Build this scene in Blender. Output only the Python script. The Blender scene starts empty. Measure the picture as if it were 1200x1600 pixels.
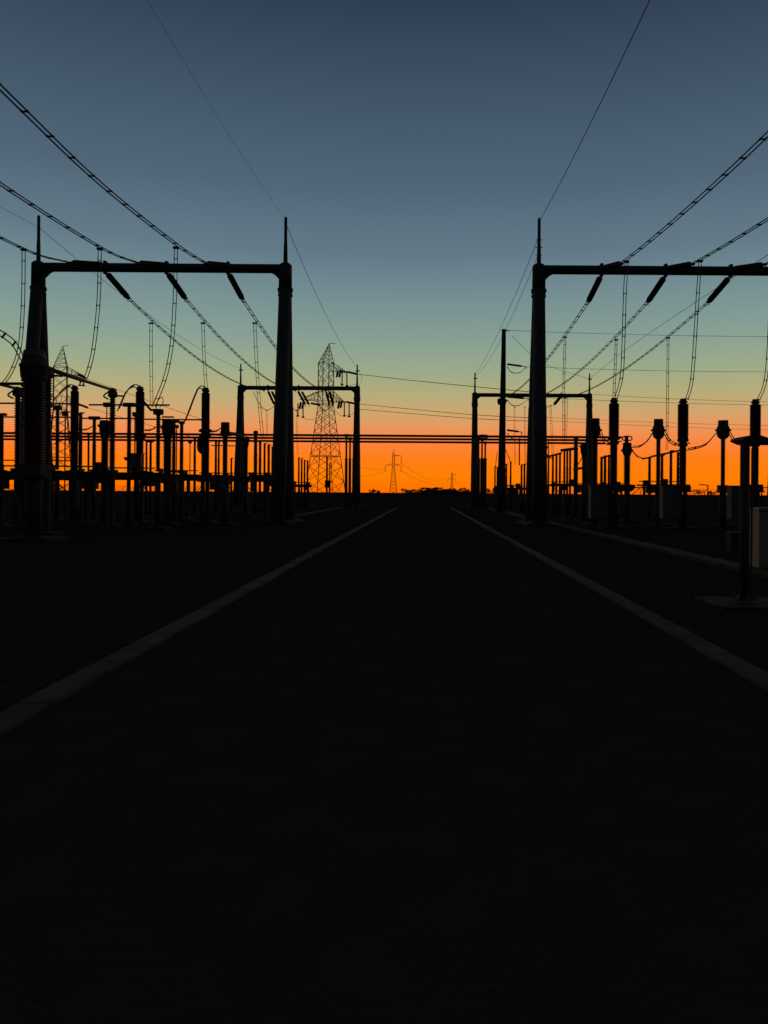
import bpy, math, random
from mathutils import Vector, Matrix, Quaternion
R = math.radians
C = bpy.context.scene.collection
S = bpy.context.scene
random.seed(7)

# ------------------------------------------------------------------ camera
EYE = 1.7; VX, VY, FP = 662.0, 770.0, 1200.0; ROLL = R(0.4)
cd = bpy.data.cameras.new("camera"); cam = bpy.data.objects.new("camera", cd); C.objects.link(cam)
cd.sensor_fit = 'VERTICAL'; cd.sensor_height = 36; cd.lens = 27.0
cd.shift_x = -(VX-600)/1600; cd.shift_y = -(800-VY)/1600
cd.clip_start = 0.05; cd.clip_end = 20000
cam.matrix_world = Matrix.Translation((0, 0, EYE)) @ Matrix.Rotation(math.pi/2, 4, 'X') @ Matrix.Rotation(ROLL, 4, 'Z')
S.camera = cam

# ------------------------------------------------------------------ sky (dusk afterglow ahead, dim sky behind)
w = bpy.data.worlds.new("World"); S.world = w; w.use_nodes = True
nt = w.node_tree; nt.nodes.clear()
def N(t, **k):
    n = nt.nodes.new(t)
    for a, b in k.items(): setattr(n, a, b)
    return n
L = nt.links.new
def srgb(r, g, b):
    f = lambda c: (c/255/12.92 if c <= 10 else ((c/255+0.055)/1.055)**2.4)
    return (f(r), f(g), f(b), 1)
def ramp(pts, src):
    n = N('ShaderNodeValToRGB'); e = n.color_ramp.elements
    while len(e) > 1: e.remove(e[-1])
    e[0].position = pts[0][0]; e[0].color = pts[0][1]
    for p, c in pts[1:]:
        q = e.new(p); q.color = c
    L(src, n.inputs[0]); return n
tc = N('ShaderNodeTexCoord'); sp = N('ShaderNodeSeparateXYZ'); L(tc.outputs['Generated'], sp.inputs[0])
def M(op, a, b=None):
    n = N('ShaderNodeMath', operation=op)
    for i, v in enumerate((a, b)):
        if v is None: continue
        if isinstance(v, (int, float)): n.inputs[i].default_value = v
        else: L(v, n.inputs[i])
    return n.outputs[0]
# elevation as a fraction of 90 degrees, measured against the zenith
el = M('DIVIDE', M('ARCSINE', sp.outputs['Z']), math.pi/2)
def ev(y): return math.degrees(math.atan((770-y)/1200.0))/90*2   # ramp position of a sky height (ramp spans 45 degrees)
sky_pts = [(0.0, srgb(255, 112, 0)), (ev(745), srgb(255, 128, 0)), (ev(715), srgb(255, 126, 24)), (ev(692), srgb(252, 132, 62)),
           (ev(668), srgb(232, 152, 92)), (ev(645), srgb(206, 166, 112)), (ev(615), srgb(180, 172, 124)), (ev(580), srgb(155, 170, 138)),
           (ev(530), srgb(135, 159, 148)), (ev(470), srgb(119, 144, 147)), (ev(400), srgb(99, 123, 137)),
           (ev(300), srgb(81, 103, 121)), (ev(150), srgb(64, 83, 103)), (ev(0), srgb(46, 62, 82)), (0.8, srgb(37, 50, 68)), (1.0, srgb(34, 44, 56))]
glow = ramp(sky_pts, M('MULTIPLY', el, 2.0))
back_pts = [(0.0, srgb(30, 27, 24)), (0.1, srgb(38, 33, 30)), (0.3, srgb(33, 34, 36)), (1.0, srgb(34, 43, 52))]
back = ramp(back_pts, M('MULTIPLY', el, 2.0))
# how far a direction lies from the afterglow's azimuth (straight ahead, slightly left)
az = N('ShaderNodeVectorMath', operation='NORMALIZE'); cmb = N('ShaderNodeCombineXYZ')
L(sp.outputs['X'], cmb.inputs[0]); L(sp.outputs['Y'], cmb.inputs[1]); L(cmb.outputs[0], az.inputs[0])
dt = N('ShaderNodeVectorMath', operation='DOT_PRODUCT'); L(az.outputs[0], dt.inputs[0]); dt.inputs[1].default_value = (-0.02, 0.9998, 0)
mr = N('ShaderNodeMapRange', interpolation_type='SMOOTHSTEP'); L(dt.outputs['Value'], mr.inputs[0])
mr.inputs[1].default_value = -0.2; mr.inputs[2].default_value = 0.84
mix = N('ShaderNodeMix', data_type='RGBA'); L(mr.outputs[0], mix.inputs[0]); L(back.outputs[0], mix.inputs[6]); L(glow.outputs[0], mix.inputs[7])
# faint upper-air unevenness
nz = N('ShaderNodeTexNoise'); nz.inputs['Scale'].default_value = 3.0; nz.inputs['Detail'].default_value = 2; L(tc.outputs['Generated'], nz.inputs[0])
mm = N('ShaderNodeMapRange'); L(nz.outputs[0], mm.inputs[0]); mm.inputs[3].default_value = 0.96; mm.inputs[4].default_value = 1.04
bg = N('ShaderNodeBackground'); L(mix.outputs[2], bg.inputs[0]); L(mm.outputs[0], bg.inputs[1])
wo = N('ShaderNodeOutputWorld'); L(bg.outputs[0], wo.inputs[0])
# the sun has set: only a trace of very soft warm light grazing from the horizon ahead
sd = bpy.data.lights.new("sun", 'SUN'); sd.energy = 0.06; sd.angle = R(12); sd.color = (1, 0.5, 0.2)
so = bpy.data.objects.new("sun", sd); C.objects.link(so); so.rotation_euler = (R(-88), 0, R(4))
so.rotation_mode = 'QUATERNION'; so.rotation_quaternion = Vector((0.06, -1, -0.035)).to_track_quat('-Z', 'Y')
S.view_settings.view_transform = 'Standard'; S.view_settings.look = 'None'; S.view_settings.exposure = 0; S.view_settings.gamma = 1

# ------------------------------------------------------------------ materials
def mat(name, col, rough=0.7, metal=0.0, spec=0.3, scale=6.0, var=0.25, bump=0.0, col2=None):
    m = bpy.data.materials.new(name); m.use_nodes = True; t = m.node_tree; b = t.nodes['Principled BSDF']
    b.inputs['Roughness'].default_value = rough; b.inputs['Metallic'].default_value = metal
    b.inputs['Specular IOR Level'].default_value = spec
    n = t.nodes.new('ShaderNodeTexNoise'); n.inputs['Scale'].default_value = scale; n.inputs['Detail'].default_value = 6
    g = t.nodes.new('ShaderNodeTexCoord'); t.links.new(g.outputs['Object'], n.inputs[0])
    r = t.nodes.new('ShaderNodeValToRGB'); e = r.color_ramp.elements
    a = [c*(1-var) for c in col]; z = list(col2) if col2 else [min(1, c*(1+var)) for c in col]
    e[0].position = 0.35; e[0].color = (*a, 1); e[1].position = 0.65; e[1].color = (*z, 1)
    t.links.new(n.outputs[0], r.inputs[0]); t.links.new(r.outputs[0], b.inputs['Base Color'])
    if bump:
        n2 = t.nodes.new('ShaderNodeTexNoise'); n2.inputs['Scale'].default_value = scale*8; n2.inputs['Detail'].default_value = 5
        t.links.new(g.outputs['Object'], n2.inputs[0])
        k = t.nodes.new('ShaderNodeBump'); k.inputs['Strength'].default_value = bump; k.inputs['Distance'].default_value = 0.02
        t.links.new(n2.outputs[0], k.inputs['Height']); t.links.new(k.outputs[0], b.inputs['Normal'])
    return m
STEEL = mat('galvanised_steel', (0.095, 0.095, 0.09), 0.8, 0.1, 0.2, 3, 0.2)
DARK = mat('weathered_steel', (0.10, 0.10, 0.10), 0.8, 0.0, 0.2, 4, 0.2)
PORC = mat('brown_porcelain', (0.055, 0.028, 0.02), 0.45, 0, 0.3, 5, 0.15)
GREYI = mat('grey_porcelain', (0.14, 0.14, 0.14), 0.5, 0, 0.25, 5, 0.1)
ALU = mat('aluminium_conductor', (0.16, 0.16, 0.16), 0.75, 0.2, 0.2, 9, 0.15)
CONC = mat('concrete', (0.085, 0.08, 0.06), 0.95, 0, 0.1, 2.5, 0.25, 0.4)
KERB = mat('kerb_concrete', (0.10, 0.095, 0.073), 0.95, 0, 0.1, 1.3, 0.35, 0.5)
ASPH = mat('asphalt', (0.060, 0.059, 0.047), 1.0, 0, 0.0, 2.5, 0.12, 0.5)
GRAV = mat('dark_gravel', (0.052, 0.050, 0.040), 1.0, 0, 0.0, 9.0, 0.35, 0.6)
PLAIN = mat('dry_plain', (0.05, 0.042, 0.032), 1.0, 0, 0.0, 0.02, 0.4)
WARM_LIT = mat('warm_lit_paint', (0.5, 0.40, 0.30), 0.6, 0, 0.25, 2, 0.1)  # pale cabinet paint with the warm light on its front put into the colour
PAINT = mat('cabinet_paint', (0.2, 0.19, 0.175), 0.6, 0, 0.25, 2, 0.12)
LEAF = mat('foliage', (0.05, 0.07, 0.03), 0.9, 0, 0.1, 0.6, 0.4)
BARK = mat('bark', (0.08, 0.06, 0.045), 0.95, 0, 0.1, 3, 0.3)

# ------------------------------------------------------------------ helpers
def P(px, py, Y):
    """a point of the place at distance Y seen at (px, py)"""
    a, b = px-VX, py-VY
    dx = a*math.cos(ROLL)+b*math.sin(ROLL); dy = -a*math.sin(ROLL)+b*math.cos(ROLL)
    return Vector((dx*Y/FP, Y, EYE-dy*Y/FP))
V = lambda *a: Vector(a)
class MB:
    def __init__(s): s.v = []; s.f = []; s.sm = []
    def box(s, c, d, rz=0.0):
        n = len(s.v); cs, sn = math.cos(rz), math.sin(rz)
        for z in (-1, 1):
            for x, y in ((-1, -1), (1, -1), (1, 1), (-1, 1)):
                X, Y_ = x*d[0]/2, y*d[1]/2
                s.v.append((c[0]+X*cs-Y_*sn, c[1]+X*sn+Y_*cs, c[2]+z*d[2]/2))
        for q in ((3, 2, 1, 0), (4, 5, 6, 7), (0, 1, 5, 4), (1, 2, 6, 5), (2, 3, 7, 6), (3, 0, 4, 7)):
            s.f.append([n+i for i in q]); s.sm.append(False)
        return s
    def lathe(s, a, b, prof, k=12, smooth=True, dome=False):
        """profile [(t, r)] swept round the axis a-b"""
        a, b = Vector(a), Vector(b); d = b-a; u = d.normalized()
        x = u.orthogonal().normalized() if abs(u.z) < 0.999 else V(1, 0, 0); y = u.cross(x).normalized()
        n = len(s.v)
        for t, r in prof:
            p = a+d*t
            for i in range(k):
                an = 2*math.pi*i/k; s.v.append(tuple(p+x*(r*math.cos(an))+y*(r*math.sin(an))))
        for j in range(len(prof)-1):
            for i in range(k):
                s.f.append([n+j*k+i, n+j*k+(i+1) % k, n+(j+1)*k+(i+1) % k, n+(j+1)*k+i]); s.sm.append(smooth)
        s.f.append([n+i for i in reversed(range(k))]); s.sm.append(False)
        m = n+(len(prof)-1)*k; s.f.append([m+i for i in range(k)]); s.sm.append(False)
        return s
    def bar(s, a, b, r0, r1=None, k=8, smooth=True): return s.lathe(a, b, [(0, r0), (1, r0 if r1 is None else r1)], k, smooth)
    def ribs(s, a, b, core, shed, pitch=0.11, k=12):
        n = max(3, int((Vector(b)-Vector(a)).length/pitch)); pr = []
        for i in range(n):
            pr += [(i/n, core), ((i+0.3)/n, core), ((i+0.55)/n, shed), ((i+0.72)/n, shed*0.97), ((i+0.8)/n, core)]
        pr.append((1, core)); return s.lathe(a, b, pr, k, False)
    def tube(s, pts, r, k=6):
        pts = [Vector(p) for p in pts]; n = len(s.v); pv = None
        for j, p in enumerate(pts):
            t = (pts[min(j+1, len(pts)-1)]-pts[max(j-1, 0)]).normalized()
            if pv is None: pv = t.orthogonal().normalized()
            x = (pv-t*pv.dot(t)).normalized(); pv = x; y = t.cross(x)
            for i in range(k):
                an = 2*math.pi*i/k; s.v.append(tuple(p+x*(r*math.cos(an))+y*(r*math.sin(an))))
        for j in range(len(pts)-1):
            for i in range(k):
                s.f.append([n+j*k+i, n+j*k+(i+1) % k, n+(j+1)*k+(i+1) % k, n+(j+1)*k+i]); s.sm.append(True)
        s.f.append([n+i for i in reversed(range(k))]); s.sm.append(False)
        m = n+(len(pts)-1)*k; s.f.append([m+i for i in range(k)]); s.sm.append(False)
        return s
    def build(s, name, m, parent=None):
        org = Vector(parent.location) if parent else V(0, 0, 0)
        if parent and parent.parent: org = org+parent.parent.location
        me = bpy.data.meshes.new(name); me.from_pydata([tuple(Vector(p)-org) for p in s.v], [], s.f)
        me.polygons.foreach_set('use_smooth', s.sm); me.materials.append(m); me.update()
        o = bpy.data.objects.new(name, me); C.objects.link(o)
        if parent: o.parent = parent
        return o
def tag(o, label, cat, group=None):
    o['label'] = label; o['category'] = cat
    if group: o['group'] = group
    return o
def thing(name, loc, label, cat, group=None):
    o = bpy.data.objects.new(name, None); o.empty_display_size = 0.3; C.objects.link(o); o.location = loc
    return tag(o, label, cat, group)
def struct(o, kind='structure'): o['kind'] = kind; return o

# ------------------------------------------------------------------ ground, road, kerbs
def sheet(name, x0, x1, y0, y1, z, m):
    b = MB(); b.v = [(x0, y0, z), (x1, y0, z), (x1, y1, z), (x0, y1, z)]; b.f = [[0, 1, 2, 3]]; b.sm = [False]
    return struct(b.build(name, m))
sheet('ground', -5000, 5000, -400, 9000, -0.02, PLAIN)
sheet('gravel_yard', -70, 70, -40, 150, -0.004, GRAV)
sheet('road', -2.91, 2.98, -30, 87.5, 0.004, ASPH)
sheet('cross_road', -70, 70, 87.5, 93.5, 0.008, ASPH)
def kerb(name, x, y0, y1, wd=0.26):
    b = MB(); y = y0; i = 0
    while y < y1-0.01:
        y2 = min(y+1.0, y1); b.box((x+random.uniform(-.004, .004), (y+y2)/2, 0.012+random.uniform(-.003, .003)), (wd, y2-y-0.012, 0.055)); y = y2
    return struct(b.build(name, KERB))
kerb('kerb', -3.03, -20, 86.5); kerb('kerb', 3.11, -20, 86.5)
def crosskerb(x0, x1, y):
    b = MB(); b.box(((x0+x1)/2, y, 0.03), (x1-x0, 0.3, 0.08)); struct(b.build('kerb', KERB))
crosskerb(-7.2, -5.6, 86.2); crosskerb(4.6, 5.6, 86.2); crosskerb(-3.4, 3.4, 94.0)
b = MB(); b.box((0.035, 36.4, 0.009), (5.75, 0.16, 0.004)); struct(b.build('road_joint', CONC))
def trench(x, y0, y1, wd):
    b = MB(); y = y0
    while y < y1: b.box((x+random.uniform(-.01, .01), y+0.49, 0.03+random.uniform(-.008, .008)), (wd, 0.975, 0.09)); y += 1.0
    o = b.build('cable_trench', CONC); struct(o)
trench(7.25, 8, 84, 0.55); trench(-8.9, 45, 84, 0.5)

# ------------------------------------------------------------------ gantries
def gantry(xa, xb, Y, zt, where, grp='steel portal gantries carrying the conductors', spire=2.6, hangs=(), spread=1.75, sx=0.0, bolts=False):
    xm = (xa+xb)/2
    t = thing('gantry', (xm, Y, 0), where, 'gantry', grp)
    b = MB(); b.lathe((xa, Y, zt-0.26), (xb, Y, zt-0.26), [(0, 0.25), (1, 0.25)], 16)
    beam = b.build('beam', DARK, t)
    for x in (xa, xb):
        sg = 1 if x == xa else -1
        b = MB(); b.lathe((x, Y, zt-1.55), (x, Y, zt+0.03), [(0, 0.375), (0.93, 0.36), (0.97, 0.30), (1, 0.25)], 16)
        b.v += []; h = b.build('column_head', DARK, t)
        b = MB(); b.lathe((x, Y, zt-1.78), (x, Y, zt-1.36), [(0, 0.41), (0.22, 0.41), (0.24, 0.385), (0.6, 0.385), (0.62, 0.43), (1, 0.43)], 16); b.build('collar', DARK, t)
        # gusset under the beam
        g = MB(); n = 0
        for yy in (-0.14, 0.14):
            g.v += [(x+sg*0.2, Y+yy, zt-0.4), (x+sg*0.95, Y+yy, zt-0.4), (x+sg*0.62, Y+yy, zt-0.56), (x+sg*0.2, Y+yy, zt-0.98)]
        g.f = [[0, 1, 2, 3], [7, 6, 5, 4], [1, 0, 4, 5], [2, 1, 5, 6], [3, 2, 6, 7], [0, 3, 7, 4]]; g.sm = [False]*6
        g.build('gusset', DARK, t)
        b = MB(); b.lathe((x, Y, zt), (x, Y, zt+spire), [(0, 0.15), (0.06, 0.12), (0.45, 0.1), (0.46, 0.09), (0.97, 0.085), (1, 0.06)], 8)
        rod = b.build('lightning_mast', DARK, t)
        if Y > 60: MB().box((x+0.05, Y, zt+spire-0.75), (0.5, 0.14, 0.12)).build('wire_clamp', DARK, rod)
        if bolts:
            for k in range(3): MB().bar((x-0.2, Y, zt+0.55+k*0.42), (x+0.2, Y, zt+0.55+k*0.42), 0.02, k=6).build('step_bolt', DARK, rod)
        for sy in (-1, 1):
            sprd = spread if sy < 0 else spread*0.65
            b = MB(); b.lathe((x+sx, Y+sy*sprd, 0.15), (x, Y+sy*0.14, zt-1.5), [(0, 0.41), (0.5, 0.385), (0.5, 0.37), (1, 0.33)], 14)
            lg = b.build('leg', STEEL, t)
            b = MB(); b.box((x+sx, Y+sy*sprd, 0.17), (1.1, 1.1, 0.05))
            for ax in (-.46, .46):
                for ay in (-.46, .46): b.bar((x+sx+ax, Y+sy*sprd+ay, 0.1), (x+sx+ax, Y+sy*sprd+ay, 0.32), 0.03, k=6)
            b.build('base_plate', STEEL, lg)
            if sy == -1:
                b = MB()
                b.tube([(x+sx+0.05, Y-spread-0.46, 0.2), (x+sx*0.4+0.05, Y-spread*0.6-0.44, zt*0.4), (x+0.04, Y-0.52, zt-1.7)], 0.022, 5)
                b.build('earthing_conductor', ALU, t)
        b = MB(); b.box((x+sx, Y, 0.04), (1.5, spread*2+1.3, 0.1)); b.build('footing', CONC, t)
    for hx in hangs:
        for dz, hh in ((0.03, 0.12), (-0.55, 0.14)): MB().box((hx, Y, zt+dz), (0.15, 0.3, hh)).build('attachment_lug', DARK, beam)
    return t
YN = 42.5
ZN = 14.25
XL = (P(60, 421, YN).x, P(446, 421, YN).x); XR = (P(842, 425, YN).x, P(842, 425, YN).x+13.7)
PL = [-17.7, -14.3, -10.9]; PR = [9.75, 13.3, 16.9]
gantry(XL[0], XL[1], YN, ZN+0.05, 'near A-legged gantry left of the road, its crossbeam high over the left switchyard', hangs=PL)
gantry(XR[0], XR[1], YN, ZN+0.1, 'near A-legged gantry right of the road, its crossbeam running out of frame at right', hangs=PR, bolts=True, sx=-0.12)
YFL, YFR = 92.0, 98.0
FL = (P(376, 607, YFL).x, P(558, 607, YFL).x); FR = (P(742, 618, YFR).x, P(921, 618, YFR).x)
ZFL = P(467, 603, YFL).z; ZFR = P(830, 614.5, YFR).z
PFL = [FL[0]+3.3, (FL[0]+FL[1])/2, FL[1]-3.4]; PFR = [FR[0]+3.5, (FR[0]+FR[1])/2, FR[1]-3.6]
gantry(FL[0], FL[1], YFL, ZFL, 'far gantry on the left, standing before the big lattice pylon', hangs=PFL)
gantry(FR[0], FR[1], YFR, ZFR, 'far gantry on the right, behind the tall plain pole', hangs=PFR)

# ------------------------------------------------------------------ conductors
def curve(pts, n=24):
    """smooth (Catmull-Rom) path through points"""
    pts = [Vector(p) for p in pts]
    if len(pts) == 2: return [pts[0].lerp(pts[1], i/n) for i in range(n+1)]
    q = [2*pts[0]-pts[1]]+pts+[2*pts[-1]-pts[-2]]; out = []
    m = max(3, n//(len(pts)-1))
    for i in range(1, len(q)-2):
        for k in range(m):
            t = k/m; a, b_, c, d = q[i-1], q[i], q[i+1], q[i+2]
            out.append(0.5*((2*b_)+(c-a)*t+(2*a-5*b_+4*c-d)*t*t+(3*b_-a-3*c+d)*t**3))
    out.append(pts[-1]); return out
def sagline(a, b_, sag, n=28):
    a, b_ = Vector(a), Vector(b_); return [a.lerp(b_, i/n)-V(0, 0, 4*sag*(i/n)*(1-i/n)) for i in range(n+1)]
def twin(name, path, label, cat, group, sep=0.16, r=0.024, pitch=1.4, axis=V(1, 0, 0), clamp=True, first=0.5, sp_r=0.026, cl=0.1):
    t = thing(name, path[0], label, cat, group)
    for s in (-1, 1):
        MB().tube([p+axis*(s*sep/2) for p in path], r, 6).build('cable', ALU, t)
    acc = 0; nx = pitch*first
    for a, b_ in zip(path, path[1:]):
        d = (b_-a).length
        while nx <= acc+d:
            p = a.lerp(b_, (nx-acc)/d); b = MB()
            b.bar(p-axis*(sep/2+0.02), p+axis*(sep/2+0.02), sp_r, k=6)
            b.bar(p-axis*sep/2-(b_-a).normalized()*0.06, p-axis*sep/2+(b_-a).normalized()*0.06, r+sp_r*0.4, k=6)
            b.bar(p+axis*sep/2-(b_-a).normalized()*0.06, p+axis*sep/2+(b_-a).normalized()*0.06, r+sp_r*0.4, k=6)
            b.build('spacer', ALU, t); nx += pitch
        acc += d
    if clamp:
        p = path[0]; b = MB(); b.box(p, (sep+0.1, 0.14, cl)); b.build('clamp', DARK, t)
    return t
def single(name, path, label, cat, group, r=0.015):
    t = MB().tube(path, r, 5)
    o = t.build(name, ALU); return tag(o, label, cat, group)
def string(a, b_, label, rad=0.155, group='insulator strings on the gantry crossbeams', fr=(0.08, 0.9)):
    a, b_ = Vector(a), Vector(b_); t = thing('insulator_string', a, label, 'insulator', group)
    d = b_-a
    b = MB(); b.bar(a, a+d*fr[0], 0.035, k=6); b.box(a+d*fr[0], (rad*1.5, 0.07, 0.07)); b.build('end_fitting', DARK, t)
    b = MB(); b.bar(a+d*fr[1], b_, 0.035, k=6); b.box(a+d*fr[1], (rad*1.7, 0.07, 0.09)); b.build('end_fitting', DARK, t)
    MB().ribs(a+d*fr[0], a+d*fr[1], rad*0.72, rad, 0.085, 12).build('disc_stack', PORC, t)
    h = b_-V(0, 0, 0.02); c = MB(); c.tube([h+V(-.04, 0, 0), h+V(-.05, 0, -.12), h+V(.02, 0, -.2)], 0.02, 5); c.tube([h+V(.04, 0, 0), h+V(.07, 0, -.15)], 0.02, 5); c.build('bundle_yoke', DARK, t)
    return t
ordL = ['outermost', 'middle', 'nearest-the-road']
# near gantries: strings towards the camera (T) and away (A)
def near_side(PX, side, YF, ZF, PF, droppers, zt=ZN):
    for i, x in enumerate(PX):
        who = {'L': ['far-left', 'middle', 'road-side'], 'R': ['road-side', 'middle', 'far-right']}[side][i]
        sd_ = 'left' if side == 'L' else 'right'
        T0 = V(x, YN-0.28, zt-0.12); T1 = V(x, YN-4.2, zt-1.05)
        if side == 'L': T1 = V(x, YN-4.2, zt-1.2)
        string(T0, T1, f'{who} insulator string sloping towards the viewer from the top of the near {sd_} gantry beam', 0.15)
        path = sagline(T1, (x*1.0, -9, 13.0), 1.25)
        if side == 'L':
            T1 = V(x, YN-4.2, zt-1.2)
            path = curve([T1, V(x, 34, (12.34, 12.42, 12.53)[i]), V(x, 26, 11.99), V(x, 19.8, 11.99), V(x, 8, 12.2), V(x, -9, 13.1)], 40)
        twin('conductor_bundle', path, f'{who} twin conductor with spacers, sweeping overhead from the near {sd_} gantry beam', 'conductor', 'twin conductors of the switchyard')
        A0 = V(x, YN+0.1, zt-0.45); A1 = V(x, YN+3.3, zt-1.05)
        string(A0, A1, f'{who} thick insulator string hanging off the back of the near {sd_} gantry beam', 0.175, fr=(0.1, 0.93))
        F = V(PF[i], YF-2.6, ZF-0.9)
        twin('conductor_bundle', sagline(A1, F, 1.15 if side == 'L' else 1.0), f'{who} twin conductor strung from the near {sd_} gantry back to the far {sd_} gantry', 'conductor', 'twin conductors of the switchyard', pitch=1.25)
        string(V(PF[i], YF-0.2, ZF-0.1), F, f'{who} insulator string on the viewer\'s side of the far {sd_} gantry beam', 0.14)
near_side(PL, 'L', YFL, ZFL, PFL, None)
near_side(PR, 'R', YFR, ZFR, PFR, None)

def dropper(pts, label, sep=0.15, r=0.019, pitch=1.0, grp='twin dropper wires', n=28, axis=V(1, 0, 0)):
    return twin('dropper', curve(pts, n), label, 'wire', grp, sep, r, pitch, axis=axis, sp_r=0.016, cl=0.09)
# left, viewer's side
dropper([P(37, 390, 34), P(36, 470, 34), P(31, 540, 33.6), P(18, 580, 33), P(2, 603, 32.5)], 'leftmost curved twin dropper, beside the left leg of the near left gantry', 0.14)
dropper([P(156, 389, 34), P(154, 470, 34), P(146, 545, 33.8), P(136, 585, 33), P(126, 602, 32.2)], 'curved twin dropper right of the near left gantry leg, ending on the sloping switch arm', 0.14)
dropper([P(275, 387, 34), P(273, 470, 33.9), P(268, 540, 33.5), P(258, 590, 32.5), P(240, 636, 31.6)], 'curved twin dropper ending over the breaker row, nearest the road on the left', 0.14)
# left, far side
dropper([P(236, 505, 50), P(236, 560, 50), P(237, 632, 49.5)], 'straight twin dropper left of the three behind the near left gantry', 0.17)
dropper([P(317, 505, 49.8), P(319, 560, 49.8), P(322, 606, 49)], 'straight twin dropper above the right-hand breaker column of the left row', 0.17)
dropper([P(398, 505, 49.5), P(401, 570, 50), P(406, 640, 51), P(411, 690, 52)], 'long twin dropper just left of the thick gantry column by the road', 0.17)
# right, viewer's side
dropper([P(979, 409, 36), P(976, 470, 36), P(974, 540, 36), P(971, 590, 36.5), P(962, 624, 37)], 'twin dropper curving down to the first right-hand breaker', 0.13)
dropper([P(1094, 408, 36), P(1089, 480, 36), P(1084, 560, 36.3), P(1080, 600, 36.6), P(1073, 624, 37)], 'twin dropper curving down to the second right-hand breaker', 0.13)
dropper([P(1207, 410, 36), P(1203, 500, 36), P(1199, 570, 36.3), P(1194, 603, 36.6), P(1185, 625, 37)], 'twin dropper at the right edge of the picture, curving to the third breaker', 0.13)
# right, far side
dropper([P(883, 527, 53), P(881, 600, 54), P(881, 690, 55)], 'long twin dropper behind the near right gantry leg, down to the low bus', 0.13)
dropper([P(963, 531, 52), P(961, 580, 50), P(959, 622, 48)], 'thin twin dropper ending behind the first right-hand breaker', 0.13)
dropper([P(1044, 528, 52), P(1043, 620, 54), P(1042, 703, 56)], 'long straight twin dropper beside the second right-hand breaker', 0.13)

EW = 'thin overhead earth wires'
def earth(pts, label, r=0.013, sag=None):
    path = curve(pts, 30) if sag is None else sagline(pts[0], pts[1], sag)
    return single('earth_wire', path, label, 'wire', EW, r)
zs = ZN+2.5
earth([(XL[1], YN, zs), (XL[1]-0.3, -9, zs-0.3)], 'thin earth wire from the right mast of the near left gantry up over the viewer', 0.005, sag=1.2)
earth([(XR[0], YN, zs), (XR[0]-0.1, -9, zs-0.3)], 'thin earth wire from the near right gantry mast up to the picture\'s top', 0.016, sag=1.1)
earth([(XL[0], YN, zs-0.5), (XL[0]-0.1, -9, zs-0.5)], 'thin earth wire leaving the far-left mast towards the viewer', 0.009, sag=1.1)
earth([(XL[1], YN, zs-0.2), (FL[1], YFL, ZFL+2.3)], 'earth wire between the road-side masts of the two left gantries', 0.016, sag=0.9)
earth([(XL[0], YN, zs-0.5), (FL[0], YFL, ZFL+2.0)], 'earth wire between the far-left masts of the two left gantries', 0.014, sag=0.9)
earth([(XR[0], YN, zs-0.8), (FR[0], YFR, ZFR+2.4)], 'upper of the two earth wires between the road-side masts on the right', 0.016, sag=0.8)
earth([(XR[0], YN, zs-1.7), (FR[0], YFR, ZFR+2.2)], 'lower of the two earth wires between the road-side masts on the right', 0.014, sag=1.2)
earth([P(1200, 398, 42.5), P(1090, 470, 55), P(980, 545, 72), P(921, 592, YFR)], 'thin earth wire slanting across the right side to the far right mast', 0.018)
earth([P(800, 525, 72), P(850, 568, 80), P(921, 592, YFR)], 'earth wire from the tall pole\'s tip to the far right mast', 0.018)

# ------------------------------------------------------------------ switchgear
def pedestal(t, x, y, z, r=0.11, pair=0.0, foot=0.9):
    b = MB()
    if pair:
        for s in (-1, 1): b.bar((x+s*pair, y, 0.14), (x+s*pair, y, z), r*0.75, k=10)
        n = max(2, int(z/0.8))
        for i in range(n):
            s = 1 if i % 2 else -1; b.bar((x-s*pair, y, 0.3+i*(z-0.5)/n), (x+s*pair, y, 0.3+(i+1)*(z-0.5)/n), 0.03, k=6)
    else: b.lathe((x, y, 0.14), (x, y, z), [(0, r*1.15), (1, r)], 12)
    b.box((x, y, 0.15), (r*3.4+2*pair, r*3.4, 0.04)); b.box((x, y, z-0.03), (r*3.2+2*pair, r*3.2, 0.08))
    b.build('pedestal', STEEL, t)
    MB().box((x, y, 0.05), (foot+2*pair, foot, 0.15)).build('footing', CONC, t)
def top_of(px, ty, Y): return P(px, ty, Y)
def zof(px, y, Y): return P(px, y, Y).z
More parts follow.
